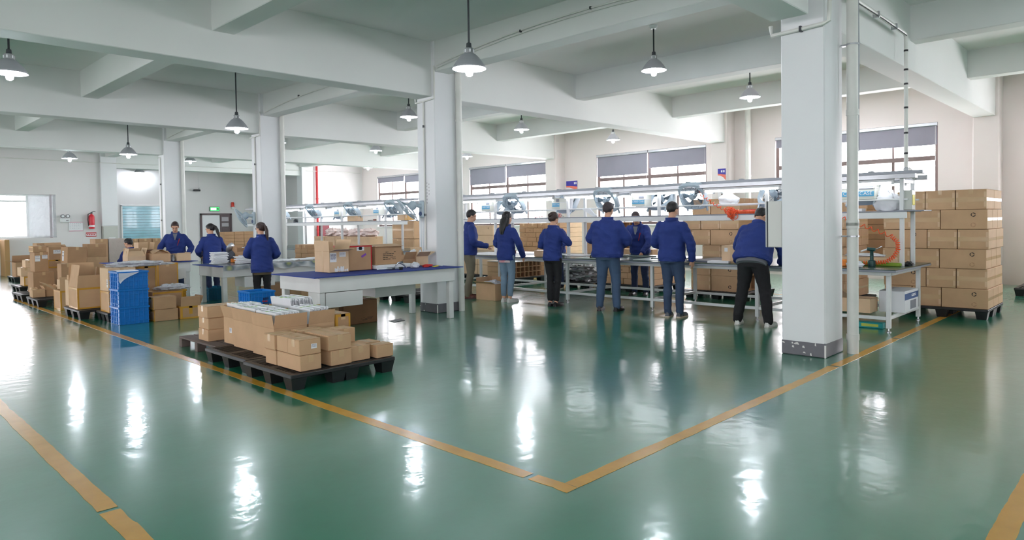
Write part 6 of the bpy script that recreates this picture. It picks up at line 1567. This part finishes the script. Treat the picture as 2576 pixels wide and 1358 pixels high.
for (z0, z1) in ((.1,.9),(1.0,1.35),(1.4,1.55),(1.62,1.8)): MB().bbox(.82,-.055,z0,1.11,-.045,z1,.006).build('door_panel', mdk if z0 < 1.2 else mat('door_panel_pale',(150,146,150),.3), lf)
MB().bbox(.80,-.08,.86,.83,-.045,.98,.004).build('door_handle', M_alu, lf)
t = thing('door_2', 'dark doorway at the right end of the recess', 'door', (14.0, YQ, 0), 0, None, 'structure'); MB().bbox(-.35,-.05,0,.35,0,2.15,.004).build('door_leaf', mat('slate_door',(78,84,92),.4), t); MB().bbox(-.42,-.06,0,-.35,.0,2.25,.004).bbox(.35,-.06,0,.40,0,2.25,.004).bbox(-.42,-.06,2.15,.4,0,2.25,.004).build('door_frame', mdk, t)
t = thing('exit_sign', 'green lit exit sign above the dark door', 'sign', (11.55, YQ-.02, 2.13)); MB().bbox(-.20,-.02,-.09,.2,.02,.09,.006).build('case', M_dark, t); MB().box(-.185,-.024,-.075,.185,-.02,.075).build('lit_panel', mat('exit_green',(40,200,90),.4,emit=1.3), t); MB().box(-.16,-.026,-.05,.06,-.024,.05).build('white_figure', mat('exit_white',(235,255,240),.4,emit=1.5), t); MB().poly([(.08,-.03),(.13,-.03),(.13,-.055),(.175,0),(.13,.055),(.13,.03),(.08,.03)], -.026, -.024, 'xz').build('arrow', mat('exit_dark',(10,110,50),.4), t)
t = thing('alarm_beacon', 'small red alarm beacon above the exit sign', 'alarm', (12.3, YQ-.05, 2.22)); MB().lathe([(0,0),(.07,0),(.07,.04),(.06,.045),(.06,.17),(.04,.2),(0,.2)], 16).build('lens', mat('beacon_red',(220,60,40),.3), t, smooth=True); MB().bbox(-.05,-.05,-.08,.05,.05,0,.006).build('base', M_white, t)
t = thing('cctv_camera', 'black security camera on the recess wall', 'camera', (10.85, YQ-.12, 2.88)); MB().bbox(-.16,-.05,-.04,.1,.05,.04,.015).build('body', M_black, t); MB().cyl((-.18,0,0),(-.14,0,0), .03, n=12).build('lens', M_dark, t, smooth=True); MB().tube([(.02,0,.04),(.08,.05,.09),(.12,.11,.1)], .014, 6).build('arm', M_alu, t, smooth=True); MB().tube([(.1,.1,.1),(.08,.11,.7)], .005, 5).build('cable', M_white, t)
# posters on the window wall
def poster(lb, y0, y1, z0, z1):
    t = thing('wall_poster', lb, 'poster', (16.885, y0, z0)); w, h = y1-y0, z1-z0; MB().bbox(-.004,0,0,.01,w,h,.001).build('sheet', mat('poster_white',(232,228,230),.5), t)
    MB().box(-.006,0,h*.80,-.004,w,h).build('blue_header', mat('poster_blue',(60,56,160),.5), t); P = [(w*.0,h*.8),(w*.0,h*.62),(w*.3,h*.72),(w*.7,h*.78),(w,h*.79),(w,h*.84),(w*.6,h*.83)]
    MB().poly(P[::-1], -.0075, -.006, 'yz').build('orange_swoosh', mat('poster_orange',(232,120,100),.5), t); b = MB()
    for k in range(2): b.box(-.0075, .03+k*.06, h*.88, -.006, .07+k*.06, h*.95)
    b.build('emblem', M_paper, t); b = MB()
    for k in range(4): b.box(-.0065, w*.42, h*(.5-.12*k), -.0045, w*.56, h*(.56-.12*k))
    b.box(-.0065, w*.2, h*.5, -.0045, w*.28, h*.57); b.build('characters', M_ink, t)
    return t
poster('blue headed poster between the two middle windows', 13.55, 14.0, 1.75, 2.70); poster('blue headed poster left of the wall drain pipe', 8.02, 8.24, 1.9, 2.70).location.x = 16.885
for o_ in list(bpy.data.objects):
    if o_.name.startswith('wall_poster') and abs(o_.location.y-8.02) < .01: o_.location = (16.43, 8.29, 1.92)
bpy.context.view_layer.update()
